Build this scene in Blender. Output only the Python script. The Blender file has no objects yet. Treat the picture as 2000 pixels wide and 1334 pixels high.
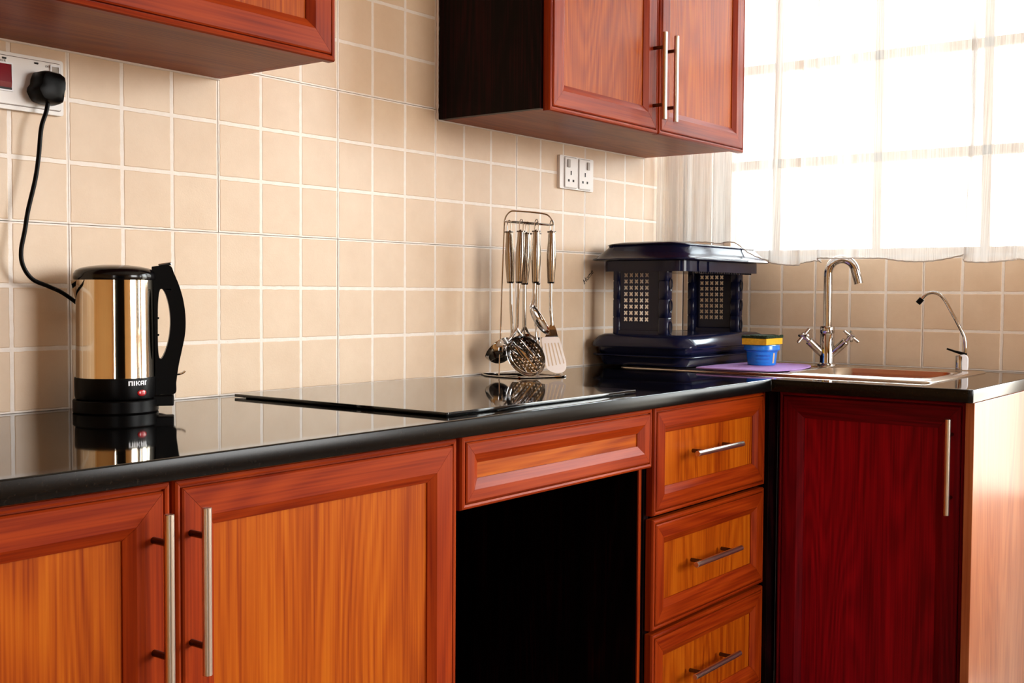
import bpy, bmesh, math, random
from mathutils import Vector, Matrix
random.seed(7)
C = bpy.context.scene.collection
R = math.radians
PI = math.pi
sc = bpy.context.scene

# ------------------------------------------------------------------ camera
cam_d = bpy.data.cameras.new('camera')
cam = bpy.data.objects.new('camera', cam_d); C.objects.link(cam)
cr = Vector((0.6061805, -0.79530629, 0.00575353)); cu = Vector((0.03004423, 0.03012744, 0.99909443))
cf = Vector((0.79475942, 0.60545871, -0.04215704))
M = Matrix((cr, cu, -cf)).transposed().to_4x4()
M.translation = Vector((-1.05975067, -1.71012981, 1.09332658))
cam.matrix_world = M
cam_d.sensor_width = 36.0
cam_d.lens = 36.0 * 2259.086 / 2000.0
cam_d.clip_start = 0.02
sc.camera = cam

# ------------------------------------------------------------------ colour management, sky, light
sc.view_settings.view_transform = 'Standard'
sc.view_settings.look = 'None'
sc.view_settings.gamma = 1.0
sc.view_settings.use_curve_mapping = False
sc.view_settings.exposure = 1.10

SKY = 9.0
w = bpy.data.worlds.new('sky'); sc.world = w; w.use_nodes = True
nt = w.node_tree; nt.nodes.clear()
tc = nt.nodes.new('ShaderNodeTexCoord'); sep = nt.nodes.new('ShaderNodeSeparateXYZ')
nt.links.new(tc.outputs['Generated'], sep.inputs[0])
rmp = nt.nodes.new('ShaderNodeValToRGB')
nt.links.new(sep.outputs['Z'], rmp.inputs[0])
e = rmp.color_ramp.elements
e[0].position = 0.0; e[0].color = (0.42, 0.38, 0.33, 1)      # pale dry ground below the horizon
e[1].position = 0.02; e[1].color = (1.0, 0.98, 0.95, 1)
x = e.new(0.6); x.color = (0.80, 0.90, 1.0, 1)
bg = nt.nodes.new('ShaderNodeBackground'); bg.inputs['Strength'].default_value = SKY
out = nt.nodes.new('ShaderNodeOutputWorld')
nt.links.new(rmp.outputs[0], bg.inputs[0]); nt.links.new(bg.outputs[0], out.inputs[0])
w.cycles.sampling_method = 'AUTOMATIC'

def portal(name, loc, rot, sx, sy):
    l = bpy.data.lights.new(name, 'AREA'); l.shape = 'RECTANGLE'; l.size = sx; l.size_y = sy
    l.cycles.is_portal = True
    o = bpy.data.objects.new(name, l); o.location = loc; o.rotation_euler = rot; C.objects.link(o)
XB = 2.036
portal('window_portal', (2.225, -0.565, 1.685), (0, R(90), 0), 1.03, 0.94)
portal('door_portal', (2.225, -1.5675, 1.06), (0, R(90), 0), 2.1, .965)
portal('far_window_portal', (2.225, -2.825, 1.575), (0, R(90), 0), 1.25, 1.05)
portal('added_opening_portal', (1.35, -3.69, 1.575), (R(90), 0, 0), 1.2, 1.25)  # opening added behind the camera to brighten the cabinet fronts
portal('slit_portal', (-2.63, -3.69, 1.1), (R(90), 0, 0), 0.26, 2.0)  # slit invented for the kettle's bright strip of reflection

# ------------------------------------------------------------------ materials
def new_mat(name):
    m = bpy.data.materials.new(name); m.use_nodes = True
    return m, m.node_tree, m.node_tree.nodes['Principled BSDF']
def plain(name, col, rough=0.5, metal=0.0, coat=0.0, spec=None, bump=0.0, bscale=300, var=0.0, vscale=8, trans=0.0, ior=None, aniso=0.0):
    m, t, b = new_mat(name)
    b.inputs['Base Color'].default_value = (*col, 1); b.inputs['Roughness'].default_value = rough
    b.inputs['Metallic'].default_value = metal; b.inputs['Coat Weight'].default_value = coat
    b.inputs['Coat Roughness'].default_value = 0.08
    if spec is not None: b.inputs['Specular IOR Level'].default_value = spec
    if ior: b.inputs['IOR'].default_value = ior
    b.inputs['Transmission Weight'].default_value = trans
    b.inputs['Anisotropic'].default_value = aniso
    tcn = t.nodes.new('ShaderNodeTexCoord')
    if var:
        n = t.nodes.new('ShaderNodeTexNoise'); n.inputs['Scale'].default_value = vscale; n.inputs['Detail'].default_value = 5
        t.links.new(tcn.outputs['Object'], n.inputs['Vector'])
        r = t.nodes.new('ShaderNodeValToRGB')
        r.color_ramp.elements[0].position = .3; r.color_ramp.elements[1].position = .7
        r.color_ramp.elements[0].color = (*[c * (1 - var) for c in col], 1)
        r.color_ramp.elements[1].color = (*[min(1, c * (1 + var)) for c in col], 1)
        t.links.new(n.outputs['Fac'], r.inputs[0]); t.links.new(r.outputs[0], b.inputs['Base Color'])
    if bump:
        n = t.nodes.new('ShaderNodeTexNoise'); n.inputs['Scale'].default_value = bscale; n.inputs['Detail'].default_value = 3
        t.links.new(tcn.outputs['Object'], n.inputs['Vector'])
        bp = t.nodes.new('ShaderNodeBump'); bp.inputs['Strength'].default_value = bump; bp.inputs['Distance'].default_value = 0.001
        t.links.new(n.outputs['Fac'], bp.inputs['Height']); t.links.new(bp.outputs[0], b.inputs['Normal'])
    return m

def wood(name, dark, mid, light, axis='Z', rough=0.38, coat=0.0, spec=.12, ring=26.0, across=5.0, along=0.55):
    """cherry laminate: contour rings of a stretched noise plus fine fibres; each object gets its own cut"""
    m, t, b = new_mat(name)
    N = t.nodes.new; L = t.links.new
    tcn = N('ShaderNodeTexCoord'); oi = N('ShaderNodeObjectInfo')
    off = N('ShaderNodeVectorMath'); off.operation = 'SCALE'; off.inputs[3].default_value = 7.3
    cmb = N('ShaderNodeCombineXYZ')
    for i in range(3): L(oi.outputs['Random'], cmb.inputs[i])
    L(cmb.outputs[0], off.inputs[0])
    add = N('ShaderNodeVectorMath'); add.operation = 'ADD'
    L(tcn.outputs['Object'], add.inputs[0]); L(off.outputs[0], add.inputs[1])
    def stretched(a, l):
        mp = N('ShaderNodeMapping'); s = [a, a, a]; s['XYZ'.index(axis)] = l
        mp.inputs['Scale'].default_value = s; L(add.outputs[0], mp.inputs[0]); return mp
    mp = stretched(across, along)
    n1 = N('ShaderNodeTexNoise'); n1.inputs['Scale'].default_value = 1.0; n1.inputs['Detail'].default_value = 2.0; n1.inputs['Roughness'].default_value = .4
    n1.inputs['Distortion'].default_value = .35
    L(mp.outputs[0], n1.inputs['Vector'])
    mul = N('ShaderNodeMath'); mul.operation = 'MULTIPLY'; mul.inputs[1].default_value = ring * 6.28; L(n1.outputs['Fac'], mul.inputs[0])
    sn = N('ShaderNodeMath'); sn.operation = 'SINE'; L(mul.outputs[0], sn.inputs[0])
    mp2 = stretched(260, 5.0)
    n2 = N('ShaderNodeTexNoise'); n2.inputs['Scale'].default_value = 1.0; n2.inputs['Detail'].default_value = 2
    L(mp2.outputs[0], n2.inputs['Vector'])
    mp3 = stretched(14, 0.8)
    n3 = N('ShaderNodeTexNoise'); n3.inputs['Scale'].default_value = 1.0; n3.inputs['Detail'].default_value = 2
    L(mp3.outputs[0], n3.inputs['Vector'])
    # value = .5 + .13*sin + .55*(n2-.5) + .9*(n3-.5)
    def madd(a, k, c):
        q = N('ShaderNodeMath'); q.operation = 'MULTIPLY_ADD'; L(a, q.inputs[0]); q.inputs[1].default_value = k
        if isinstance(c, (int, float)): q.inputs[2].default_value = c
        else: L(c, q.inputs[2])
        return q.outputs[0]
    v = madd(sn.outputs[0], 0.10, 0.5 - .45 - .35)
    v = madd(n2.outputs['Fac'], 0.90, v)
    v = madd(n3.outputs['Fac'], 0.70, v)
    r = N('ShaderNodeValToRGB'); el = r.color_ramp.elements
    el[0].position = .22; el[0].color = (*dark, 1); el[1].position = .80; el[1].color = (*light, 1)
    q = el.new(.52); q.color = (*mid, 1)
    L(v, r.inputs[0]); L(r.outputs[0], b.inputs['Base Color'])
    b.inputs['Roughness'].default_value = rough; b.inputs['Coat Weight'].default_value = coat; b.inputs['Coat Roughness'].default_value = .16; b.inputs['Specular IOR Level'].default_value = spec
    bp = N('ShaderNodeBump'); bp.inputs['Strength'].default_value = .08; bp.inputs['Distance'].default_value = .0004
    L(n2.outputs['Fac'], bp.inputs['Height']); L(bp.outputs[0], b.inputs['Normal'])
    return m

PANEL_C = ((.22, .026, .0008), (.37, .066, .0016), (.47, .110, .004))
FRAME_C = ((.17, .012, .0010), (.27, .028, .0020), (.35, .043, .003))
mat_panel_v = wood('cherry_panel', *PANEL_C)
mat_panel_h = wood('cherry_panel_across', *PANEL_C, axis='X')
mat_stile = wood('cherry_frame_upright', *FRAME_C, ring=18)
mat_rail = wood('cherry_frame_across', *FRAME_C, axis='X', ring=18)
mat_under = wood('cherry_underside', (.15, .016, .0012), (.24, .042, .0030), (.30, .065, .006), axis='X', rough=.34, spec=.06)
mat_shade_carcass = wood('shaded_carcass_wood', (.0012, .0005, .0006), (.005, .0009, .0013), (.022, .0018, .0030), rough=.4, spec=.10)  # shade on unlit cabinet sides and bays put into the wood colour
SHADE_P = ((.16, .001, .006), (.28, .002, .010), (.40, .004, .012))  # same cherry, with the sink door's shade put into the colour
SHADE_F = ((.10, .001, .005), (.17, .0015, .008), (.24, .003, .009))
mat_shade_panel = wood('shaded_cherry_panel', *SHADE_P)
mat_shade_stile = wood('shaded_cherry_upright', *SHADE_F, ring=18)
mat_shade_rail = wood('shaded_cherry_across', *SHADE_F, axis='X', ring=18)

mat_steel = plain('brushed_steel', (.74, .67, .58), .30, 1.0, bump=.05, bscale=900)
mat_post = plain('darkened_chrome', (.12, .10, .09), .22, 1.0)  # handle posts' dark reflection put into the chrome colour; utensil collars share it
mat_chrome = plain('polished_chrome', (.56, .54, .53), .05, 1.0)
mat_grip = plain('grip_steel', (.40, .34, .28), .13, 1.0)
mat_kettle = plain('kettle_steel', (.74, .64, .50), .07, 1.0, bump=.02, bscale=60)
mat_sink = plain('sink_steel', (.66, .58, .50), .22, 1.0, bump=.04, bscale=400)
mat_black = plain('black_plastic', (.0020, .0016, .0016), .34, spec=.09)
mat_black_gloss = plain('black_gloss_plastic', (.003, .0025, .003), .14, spec=.35)
mat_rack = plain('slate_blue_plastic', (.008, .010, .036), .15, spec=.30)
mat_rack_dark = plain('navy_plastic_recess', (.004, .005, .016), .2)
mat_white = plain('white_plastic', (.84, .80, .77), .3)
mat_white_rim = plain('white_plastic_and_glare', (.86, .86, .90), .3)
mat_grey_rocker = plain('grey_rocker_plastic', (.42, .38, .34), .3)
mat_hole = plain('socket_hole_black', (.006, .005, .005), .6)
mat_red = plain('red_rocker', (.22, .004, .012), .2)
mat_lamp = plain('red_lens', (.45, .01, .015), .12, coat=.6)
mat_print = plain('grey_print', (.25, .20, .18), .6)
mat_sponge = plain('yellow_foam', (.86, .50, .02), .85, bump=.6, bscale=900, var=.12, vscale=200)
mat_scour = plain('green_scourer', (.012, .030, .008), .95, bump=1.0, bscale=1200, var=.5, vscale=300)
mat_tub = plain('blue_tub_plastic', (.010, .22, .80), .22, coat=.3)
mat_tub_label = plain('tub_label_print', (.01, .12, .62), .3)
mat_tub_side = plain('tub_label_edge', (.75, .55, .30), .4)
mat_mat = plain('lilac_cloth', (.44, .26, .62), .9, bump=.5, bscale=700, var=.1, vscale=60)
mat_grout = plain('cement_wall', (.30, .24, .20), .9)
mat_caulk = plain('white_sealant', (.80, .70, .62), .6, bump=.8, bscale=150)
mat_paint = plain('ochre_wall_paint', (.66, .38, .14), .75, var=.04)
mat_ceiling = plain('ceiling_paint', (.78, .74, .68), .8, var=.03)
mat_floor = plain('floor_tile', (.30, .20, .13), .35, var=.15, vscale=3)
mat_reveal = plain('plaster_reveal', (.80, .76, .70), .8)
mat_bars = plain('window_bar_paint', (.55, .42, .32), .5)
mat_reflection_dark = plain('reflection_shell_dark', (.012, .010, .009), .8)
mat_glassblack = plain('black_ceramic_glass', (.004, .004, .005), .035)

# granite
m, t, b = new_mat('black_granite'); mat_granite = m
tcn = t.nodes.new('ShaderNodeTexCoord'); vo = t.nodes.new('ShaderNodeTexNoise'); vo.inputs['Scale'].default_value = 420; vo.inputs['Detail'].default_value = 2
t.links.new(tcn.outputs['Object'], vo.inputs['Vector'])
r = t.nodes.new('ShaderNodeValToRGB'); el = r.color_ramp.elements
el[0].position = .66; el[0].color = (.0022, .002, .002, 1); el[1].position = .85; el[1].color = (.06, .05, .04, 1)
t.links.new(vo.outputs['Fac'], r.inputs[0]); t.links.new(r.outputs[0], b.inputs['Base Color'])
b.inputs['Roughness'].default_value = .045
# granite edge: sawn, less polished
m, t, b = new_mat('granite_edge'); mat_granite_edge = m
tcn = t.nodes.new('ShaderNodeTexCoord'); vo = t.nodes.new('ShaderNodeTexNoise'); vo.inputs['Scale'].default_value = 260; vo.inputs['Detail'].default_value = 4
t.links.new(tcn.outputs['Object'], vo.inputs['Vector'])
r = t.nodes.new('ShaderNodeValToRGB'); el = r.color_ramp.elements
el[0].position = .50; el[0].color = (.0020, .0017, .0015, 1); el[1].position = .90; el[1].color = (.018, .013, .010, 1); b.inputs['Specular IOR Level'].default_value = .22
t.links.new(vo.outputs['Fac'], r.inputs[0]); t.links.new(r.outputs[0], b.inputs['Base Color'])
b.inputs['Roughness'].default_value = .22

# tiles
def tile_mat(name, c0, c1, rough, sc_=9, bmp=.25):
    m, t, b = new_mat(name)
    N = t.nodes.new; L = t.links.new
    g = N('ShaderNodeNewGeometry')
    n = N('ShaderNodeTexNoise'); n.inputs['Scale'].default_value = sc_; n.inputs['Detail'].default_value = 6; n.inputs['Roughness'].default_value = .65
    L(g.outputs['Position'], n.inputs['Vector'])
    r = N('ShaderNodeValToRGB'); r.color_ramp.elements[0].position = .3; r.color_ramp.elements[1].position = .72
    r.color_ramp.elements[0].color = (*c0, 1); r.color_ramp.elements[1].color = (*c1, 1)
    L(n.outputs['Fac'], r.inputs[0]); L(r.outputs[0], b.inputs['Base Color'])
    b.inputs['Roughness'].default_value = rough
    n2 = N('ShaderNodeTexNoise'); n2.inputs['Scale'].default_value = 330; n2.inputs['Detail'].default_value = 3
    L(g.outputs['Position'], n2.inputs['Vector'])
    bp = N('ShaderNodeBump'); bp.inputs['Strength'].default_value = bmp; bp.inputs['Distance'].default_value = .0006
    L(n2.outputs['Fac'], bp.inputs['Height']); L(bp.outputs[0], b.inputs['Normal'])
    return m
mat_tile = tile_mat('sand_tile_face', (.67, .485, .325), (.75, .57, .405), .36)
mat_band = tile_mat('pale_tile_band', (.78, .68, .59), (.86, .77, .69), .30, sc_=60, bmp=.5)

# sheer curtain: part open weave (see-through), part cloth lit from behind
m, t, b = new_mat('sheer_cotton'); mat_curtain = m
t.nodes.remove(b); N = t.nodes.new; L = t.links.new
outn = t.nodes['Material Output']
uvn = N('ShaderNodeTexCoord'); mp = N('ShaderNodeMapping'); mp.inputs['Scale'].default_value = (420, 5, 1)
L(uvn.outputs['UV'], mp.inputs[0])
n = N('ShaderNodeTexNoise'); n.inputs['Scale'].default_value = 1; n.inputs['Detail'].default_value = 3; L(mp.outputs[0], n.inputs['Vector'])
r = N('ShaderNodeMapRange'); r.inputs[1].default_value = .3; r.inputs[2].default_value = .7; r.inputs[3].default_value = .62; r.inputs[4].default_value = .22
L(n.outputs['Fac'], r.inputs[0])
mpb = N('ShaderNodeMapping'); mpb.inputs['Scale'].default_value = (17, .55, 1); L(uvn.outputs['UV'], mpb.inputs[0])
nb = N('ShaderNodeTexNoise'); nb.inputs['Scale'].default_value = 1; nb.inputs['Detail'].default_value = 2; L(mpb.outputs[0], nb.inputs['Vector'])
rb_ = N('ShaderNodeMapRange'); rb_.interpolation_type = 'SMOOTHSTEP'; rb_.inputs[1].default_value = .52; rb_.inputs[2].default_value = .68; rb_.inputs[3].default_value = 1.0; rb_.inputs[4].default_value = .10
L(nb.outputs['Fac'], rb_.inputs[0])
ml = N('ShaderNodeMath'); ml.operation = 'MULTIPLY'; L(r.outputs[0], ml.inputs[0]); L(rb_.outputs[0], ml.inputs[1])
df = N('ShaderNodeBsdfDiffuse'); df.inputs[0].default_value = (.90, .86, .82, 1)
tr = N('ShaderNodeBsdfTranslucent'); tr.inputs[0].default_value = (.50, .475, .45, 1)
mx = N('ShaderNodeMixShader'); mx.inputs[0].default_value = .5; L(df.outputs[0], mx.inputs[1]); L(tr.outputs[0], mx.inputs[2])
tp = N('ShaderNodeBsdfTransparent'); mx2 = N('ShaderNodeMixShader')
L(ml.outputs[0], mx2.inputs[0]); L(mx.outputs[0], mx2.inputs[1]); L(tp.outputs[0], mx2.inputs[2]); L(mx2.outputs[0], outn.inputs[0])
m, t, b = new_mat('curtain_hem_cloth'); mat_hem = m
t.nodes.remove(b); N = t.nodes.new; L = t.links.new
df = N('ShaderNodeBsdfDiffuse'); df.inputs[0].default_value = (.75, .68, .62, 1)
tr = N('ShaderNodeBsdfTranslucent'); tr.inputs[0].default_value = (.6, .55, .5, 1)
mx = N('ShaderNodeMixShader'); mx.inputs[0].default_value = .35; L(df.outputs[0], mx.inputs[1]); L(tr.outputs[0], mx.inputs[2])
L(mx.outputs[0], t.nodes['Material Output'].inputs[0])
# window pane: clear thin glass
m, t, b = new_mat('window_glass'); mat_pane = m
t.nodes.remove(b); N = t.nodes.new; L = t.links.new
tp = N('ShaderNodeBsdfTransparent'); tp.inputs[0].default_value = (.95, .97, .96, 1)
gl = N('ShaderNodeBsdfGlossy'); gl.inputs['Roughness'].default_value = .02
fr = N('ShaderNodeFresnel'); fr.inputs[0].default_value = 1.3; mx = N('ShaderNodeMixShader')
L(fr.outputs[0], mx.inputs[0]); L(tp.outputs[0], mx.inputs[1]); L(gl.outputs[0], mx.inputs[2]); L(mx.outputs[0], t.nodes['Material Output'].inputs[0])

# ------------------------------------------------------------------ builders
def link(name, me, parent=None, loc=None):
    o = bpy.data.objects.new(name, me); C.objects.link(o)
    if parent is not None: o.parent = parent
    if loc is not None: o.location = loc
    return o
def tag(o, label, cat=None, group=None, kind=None):
    if label: o['label'] = label
    if cat: o['category'] = cat
    if group: o['group'] = group
    if kind: o['kind'] = kind
    return o
def thing(name, label, cat, loc=(0, 0, 0), rz=0.0, group=None):
    o = bpy.data.objects.new(name, None); C.objects.link(o); o.empty_display_size = .05
    o.location = loc; o.rotation_euler = (0, 0, rz)
    return tag(o, label, cat, group)

class MB:
    def __init__(s): s.v = []; s.f = []; s.mi = []
    def add(s, vs, fs, mi=0):
        n = len(s.v); s.v += [tuple(a) for a in vs]; s.f += [tuple(i + n for i in f) for f in fs]; s.mi += [mi] * len(fs); return s
    def box(s, x0, x1, y0, y1, z0, z1, mi=0):
        return s.add([(x0,y0,z0),(x1,y0,z0),(x1,y1,z0),(x0,y1,z0),(x0,y0,z1),(x1,y0,z1),(x1,y1,z1),(x0,y1,z1)],
                     [(0,3,2,1),(4,5,6,7),(0,1,5,4),(1,2,6,5),(2,3,7,6),(3,0,4,7)], mi)
    def rings(s, rs, closed=True, cap=True, mi=0):
        n = len(rs[0]); vs = [p for r_ in rs for p in r_]; fs = []
        for i in range(len(rs) - 1):
            for j in range(n if closed else n - 1):
                a = i * n + j; b_ = i * n + (j + 1) % n
                fs.append((a, b_, b_ + n, a + n))
        if cap:
            fs.append(tuple(range(n - 1, -1, -1))); fs.append(tuple(range((len(rs) - 1) * n, len(rs) * n)))
        return s.add(vs, fs, mi)
    def tube(s, path, rad, n=14, cap=True, mi=0, flat=1.0):
        path = [Vector(p) for p in path]; rs = []
        rad = rad if isinstance(rad, (list, tuple)) else [rad] * len(path)
        tan = []
        for i in range(len(path)):
            a = path[max(i - 1, 0)]; b_ = path[min(i + 1, len(path) - 1)]
            tan.append((b_ - a).normalized())
        ref = Vector((0, 0, 1)) if abs(tan[0].z) < .9 else Vector((1, 0, 0))
        nrm = (ref - tan[0] * ref.dot(tan[0])).normalized()
        for i, p in enumerate(path):
            nrm = (nrm - tan[i] * nrm.dot(tan[i])).normalized(); bi = tan[i].cross(nrm)
            rs.append([p + (nrm * math.cos(2*PI*k/n) * flat + bi * math.sin(2*PI*k/n)) * rad[i] for k in range(n)])
        return s.rings(rs, True, cap, mi)
    def cyl(s, p0, p1, r0, r1=None, n=20, mi=0): return s.tube([p0, p1], [r0, r0 if r1 is None else r1], n, mi=mi)
    def lathe(s, prof, c=(0, 0, 0), n=40, mi=0, cap=True):
        rs = [[(c[0] + r_ * math.cos(2*PI*k/n), c[1] + r_ * math.sin(2*PI*k/n), c[2] + z) for k in range(n)] for r_, z in prof]
        return s.rings(rs, True, cap, mi)
    def build(s, name, mats, parent=None, smooth=True, angle=35, bevel=0, seg=2, loc=None):
        me = bpy.data.meshes.new(name); me.from_pydata([tuple(v) for v in s.v], [], s.f)
        if not isinstance(mats, (list, tuple)): mats = [mats]
        for m_ in mats: me.materials.append(m_)
        for p, i in zip(me.polygons, s.mi): p.material_index = i
        bm = bmesh.new(); bm.from_mesh(me)
        bmesh.ops.recalc_face_normals(bm, faces=bm.faces); bm.to_mesh(me); bm.free()
        if smooth: shade(me, angle)
        o = link(name, me, parent, loc)
        if bevel: bev(o, bevel, seg)
        return o
def shade(me, angle=35):
    me.shade_smooth() if hasattr(me, 'shade_smooth') else None
    me.set_sharp_from_angle(angle=R(angle))
def bev(o, width, seg=2, angle=30):
    m_ = o.modifiers.new('edge', 'BEVEL'); m_.width = width; m_.segments = seg; m_.limit_method = 'ANGLE'; m_.angle_limit = R(angle)
def rrect(x0, x1, y0, y1, r_, z, n=6):
    pts = []
    for cx, cy, a0 in ((x1 - r_, y1 - r_, 0), (x0 + r_, y1 - r_, 90), (x0 + r_, y0 + r_, 180), (x1 - r_, y0 + r_, 270)):
        for k in range(n + 1):
            a = R(a0 + 90 * k / n); pts.append((cx + r_ * math.cos(a), cy + r_ * math.sin(a), z))
    return pts
def spline(pts, n=8):
    P = [Vector(p) for p in pts]; P = [2*P[0] - P[1]] + P + [2*P[-1] - P[-2]]; o = []
    for i in range(1, len(P) - 2):
        for k in range(n):
            t_ = k / n; a, b_, c, d = P[i-1], P[i], P[i+1], P[i+2]
            o.append(.5 * ((2*b_) + (c - a) * t_ + (2*a - 5*b_ + 4*c - d) * t_**2 + (3*b_ - a - 3*c + d) * t_**3))
    o.append(P[-2]); return o
def shape2d(loops, depth, name='shape'):
    """2D outline with holes, filled and extruded along local z from 0 to depth -> mesh data"""
    cu_ = bpy.data.curves.new(name, 'CURVE'); cu_.dimensions = '2D'; cu_.fill_mode = 'BOTH'; cu_.extrude = depth / 2
    for lp in loops:
        sp = cu_.splines.new('POLY'); sp.points.add(len(lp) - 1); sp.use_cyclic_u = True
        for i, p in enumerate(lp): sp.points[i].co = (p[0], p[1], 0, 1)
    o = bpy.data.objects.new(name, cu_); C.objects.link(o)
    dg = bpy.context.evaluated_depsgraph_get()
    me = bpy.data.meshes.new_from_object(o.evaluated_get(dg))
    bpy.data.objects.remove(o); bpy.data.curves.remove(cu_)
    for v in me.vertices: v.co.z += depth / 2
    bm = bmesh.new(); bm.from_mesh(me); bmesh.ops.remove_doubles(bm, verts=bm.verts, dist=1e-6)
    bmesh.ops.recalc_face_normals(bm, faces=bm.faces); bm.to_mesh(me); bm.free()
    return me
def text_mesh(s, size, depth=.0002, align='CENTER'):
    cu_ = bpy.data.curves.new('text', 'FONT'); cu_.body = s; cu_.size = size; cu_.extrude = depth; cu_.align_x = align
    o = bpy.data.objects.new('text', cu_); C.objects.link(o)
    me = bpy.data.meshes.new_from_object(o.evaluated_get(bpy.context.evaluated_depsgraph_get()))
    bpy.data.objects.remove(o); return me
def xform(me, mt):
    me.transform(mt)
    return me

# ------------------------------------------------------------------ the room
LX, FY, CZ = -3.3, -3.6, 2.6
fl = MB().box(LX, XB + .2, FY - .1, .15, -.1, 0).build('floor', mat_floor, smooth=False); tag(fl, 'brown floor below the cabinets', kind='structure')
ce = MB().box(LX, XB + .2, FY - .1, .15, CZ, CZ + .1).build('ceiling', mat_ceiling, smooth=False); tag(ce, 'pale ceiling', kind='structure')
wl = MB().box(LX - .1, LX, FY - .1, .15, 0, CZ).build('wall_left', mat_paint, smooth=False); tag(wl, 'ochre painted wall', kind='structure')
# wall behind the camera: slit and doorway invented for reflections, opening added for light
b_ = MB()
b_.box(LX, -2.76, FY - .1, FY, 0, CZ); b_.box(-2.76, -2.50, FY - .1, FY, 2.1, CZ); b_.box(-2.76, -2.50, FY - .1, FY, 0, .1)
b_.box(-2.50, -2.47, FY - .1, FY, 0, CZ); b_.box(-2.47, -.40, FY - .1, FY, 2.1, CZ)
b_.box(-.40, .75, FY - .1, FY, 0, CZ); b_.box(.75, 1.95, FY - .1, FY, 0, .95); b_.box(.75, 1.95, FY - .1, FY, 2.2, CZ); b_.box(1.95, XB + .2, FY - .1, FY, 0, CZ)
wf = b_.build('wall_front', mat_paint, smooth=False); tag(wf, 'ochre painted wall with a dark doorway', kind='structure')
b_ = MB().box(-2.5, -2.44, FY - 1.6, FY - .1, 0, 2.2).box(-.40, -.35, FY - 1.6, FY - .1, 0, 2.2).box(-2.5, -.35, FY - 1.65, FY - 1.6, 0, 2.2)  # closed dark shell, added to give the kettle its black reflection
b_.box(-2.5, -.35, FY - 1.6, FY - .1, 2.1, 2.2).box(-2.5, -.35, FY - 1.6, FY - .1, -.05, 0)
tag(b_.build('dark_reflection_shell', mat_reflection_dark, smooth=False), 'dark shell added beyond the doorway to be reflected in the kettle', kind='structure')

wb = MB().box(LX, XB + .2, .008, .16, 0, CZ).build('wall_back', mat_grout, smooth=False); tag(wb, 'tiled wall behind the worktop and the kettle', kind='structure')
WX0, WX1 = XB + .008, XB + .2
WY0, WY1, WZ0, WZ1 = -.095, -1.035, 1.198, 2.2      # window opening
DY0, DY1, DZ1 = -1.085, -2.05, 2.12
VY0, VY1, VZ0, VZ1 = -2.30, -3.35, .95, 2.2        # second window, unseen, added for light beyond the door                 # glazed door opening
b_ = MB()
b_.box(WX0, WX1, WY0, .008, 0, CZ); b_.box(WX0, WX1, WY1, WY0, 0, WZ0); b_.box(WX0, WX1, WY1, WY0, WZ1, CZ)
b_.box(WX0, WX1, DY0, WY1, 0, CZ); b_.box(WX0, WX1, DY1, DY0, DZ1, CZ); b_.box(WX0, WX1, VY0, DY1, 0, CZ); b_.box(WX0, WX1, VY1, VY0, 0, VZ0); b_.box(WX0, WX1, VY1, VY0, VZ1, CZ); b_.box(WX0, WX1, FY - .1, VY1, 0, CZ)
wr = b_.build('wall_right', mat_grout, smooth=False); tag(wr, 'tiled wall under the curtained window', kind='structure')
tag(MB().box(WX0 - .006, WX0, VY0 + .02, DY1 - .05, 0, CZ).box(WX0 - .006, WX0, FY, VY0 + .02, 0, VZ0 - .02).box(WX0 - .006, WX0, FY, VY0 + .02, VZ1 + .02, CZ).box(WX0 - .006, WX0, DY1 - .05, DY0 + .03, DZ1 + .05, CZ).box(WX0 - .006, WX0, DY0 + .03, .0, 2.25, CZ)
    .build('trim_1', mat_paint, smooth=False), 'painted plaster of the window wall above and beside the tiles', kind='structure')
tag(MB().box(LX, XB, .002, .008, 2.1, CZ).box(LX, -.90, .002, .008, 0, 2.1).build('trim_2', mat_paint, smooth=False), 'painted plaster above the wall tiles', kind='structure')

# --- wall tiles: 30 cm tiles, each of 3 x 3 raised squares between pale bands
def tile_mesh(cu_, cz_, seed):
    """cu_, cz_: cell edges along u and z, local; face plane at n=0, u -> x, n -> -y"""
    rnd = random.Random(seed); b = MB(); D = .0008
    u0, u1, z0, z1 = cu_[0] + .0005, cu_[-1] - .0005, cz_[0] + .0005, cz_[-1] - .0005
    b.box(u0, u1, D, .0078, z0, z1, 1)
    for i in range(len(cu_) - 1):
        for j in range(len(cz_) - 1):
            a0, a1, c0, c1 = cu_[i] + .0034, cu_[i+1] - .0034, cz_[j] + .0034, cz_[j+1] - .0034
            if a1 - a0 < .004 or c1 - c0 < .004: continue
            k = 9; lo = []
            for (pa, pb) in (((a0, c0), (a1, c0)), ((a1, c0), (a1, c1)), ((a1, c1), (a0, c1)), ((a0, c1), (a0, c0))):
                for q in range(k):
                    t_ = q / k; lo.append((pa[0] + (pb[0] - pa[0]) * t_ + rnd.uniform(-.0005, .0005) * (q > 0), pa[1] + (pb[1] - pa[1]) * t_ + rnd.uniform(-.0005, .0005) * (q > 0)))
            mx_, mz_ = (a0 + a1) / 2, (c0 + c1) / 2
            def ins(p, d): 
                return (p[0] + (d if p[0] < mx_ - .2*(a1-a0) else -d if p[0] > mx_ + .2*(a1-a0) else 0), p[1] + (d if p[1] < mz_ - .2*(c1-c0) else -d if p[1] > mz_ + .2*(c1-c0) else 0))
            r0 = [(p[0], D, p[1]) for p in lo]; r1 = [(*ins(p, .0012),) for p in lo]; r1 = [(p[0], 0.0003, p[1]) for p in r1]
            n = len(r0); b.add(r0 + r1, [(q, (q+1) % n, (q+1) % n + n, q + n) for q in range(n)], 0)
            b.add(r1, [tuple(range(n))], 0)
    o = b.build('tile', [mat_tile, mat_band], smooth=False)
    me = o.data; bpy.data.objects.remove(o)
    return me
_tc = {}
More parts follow.
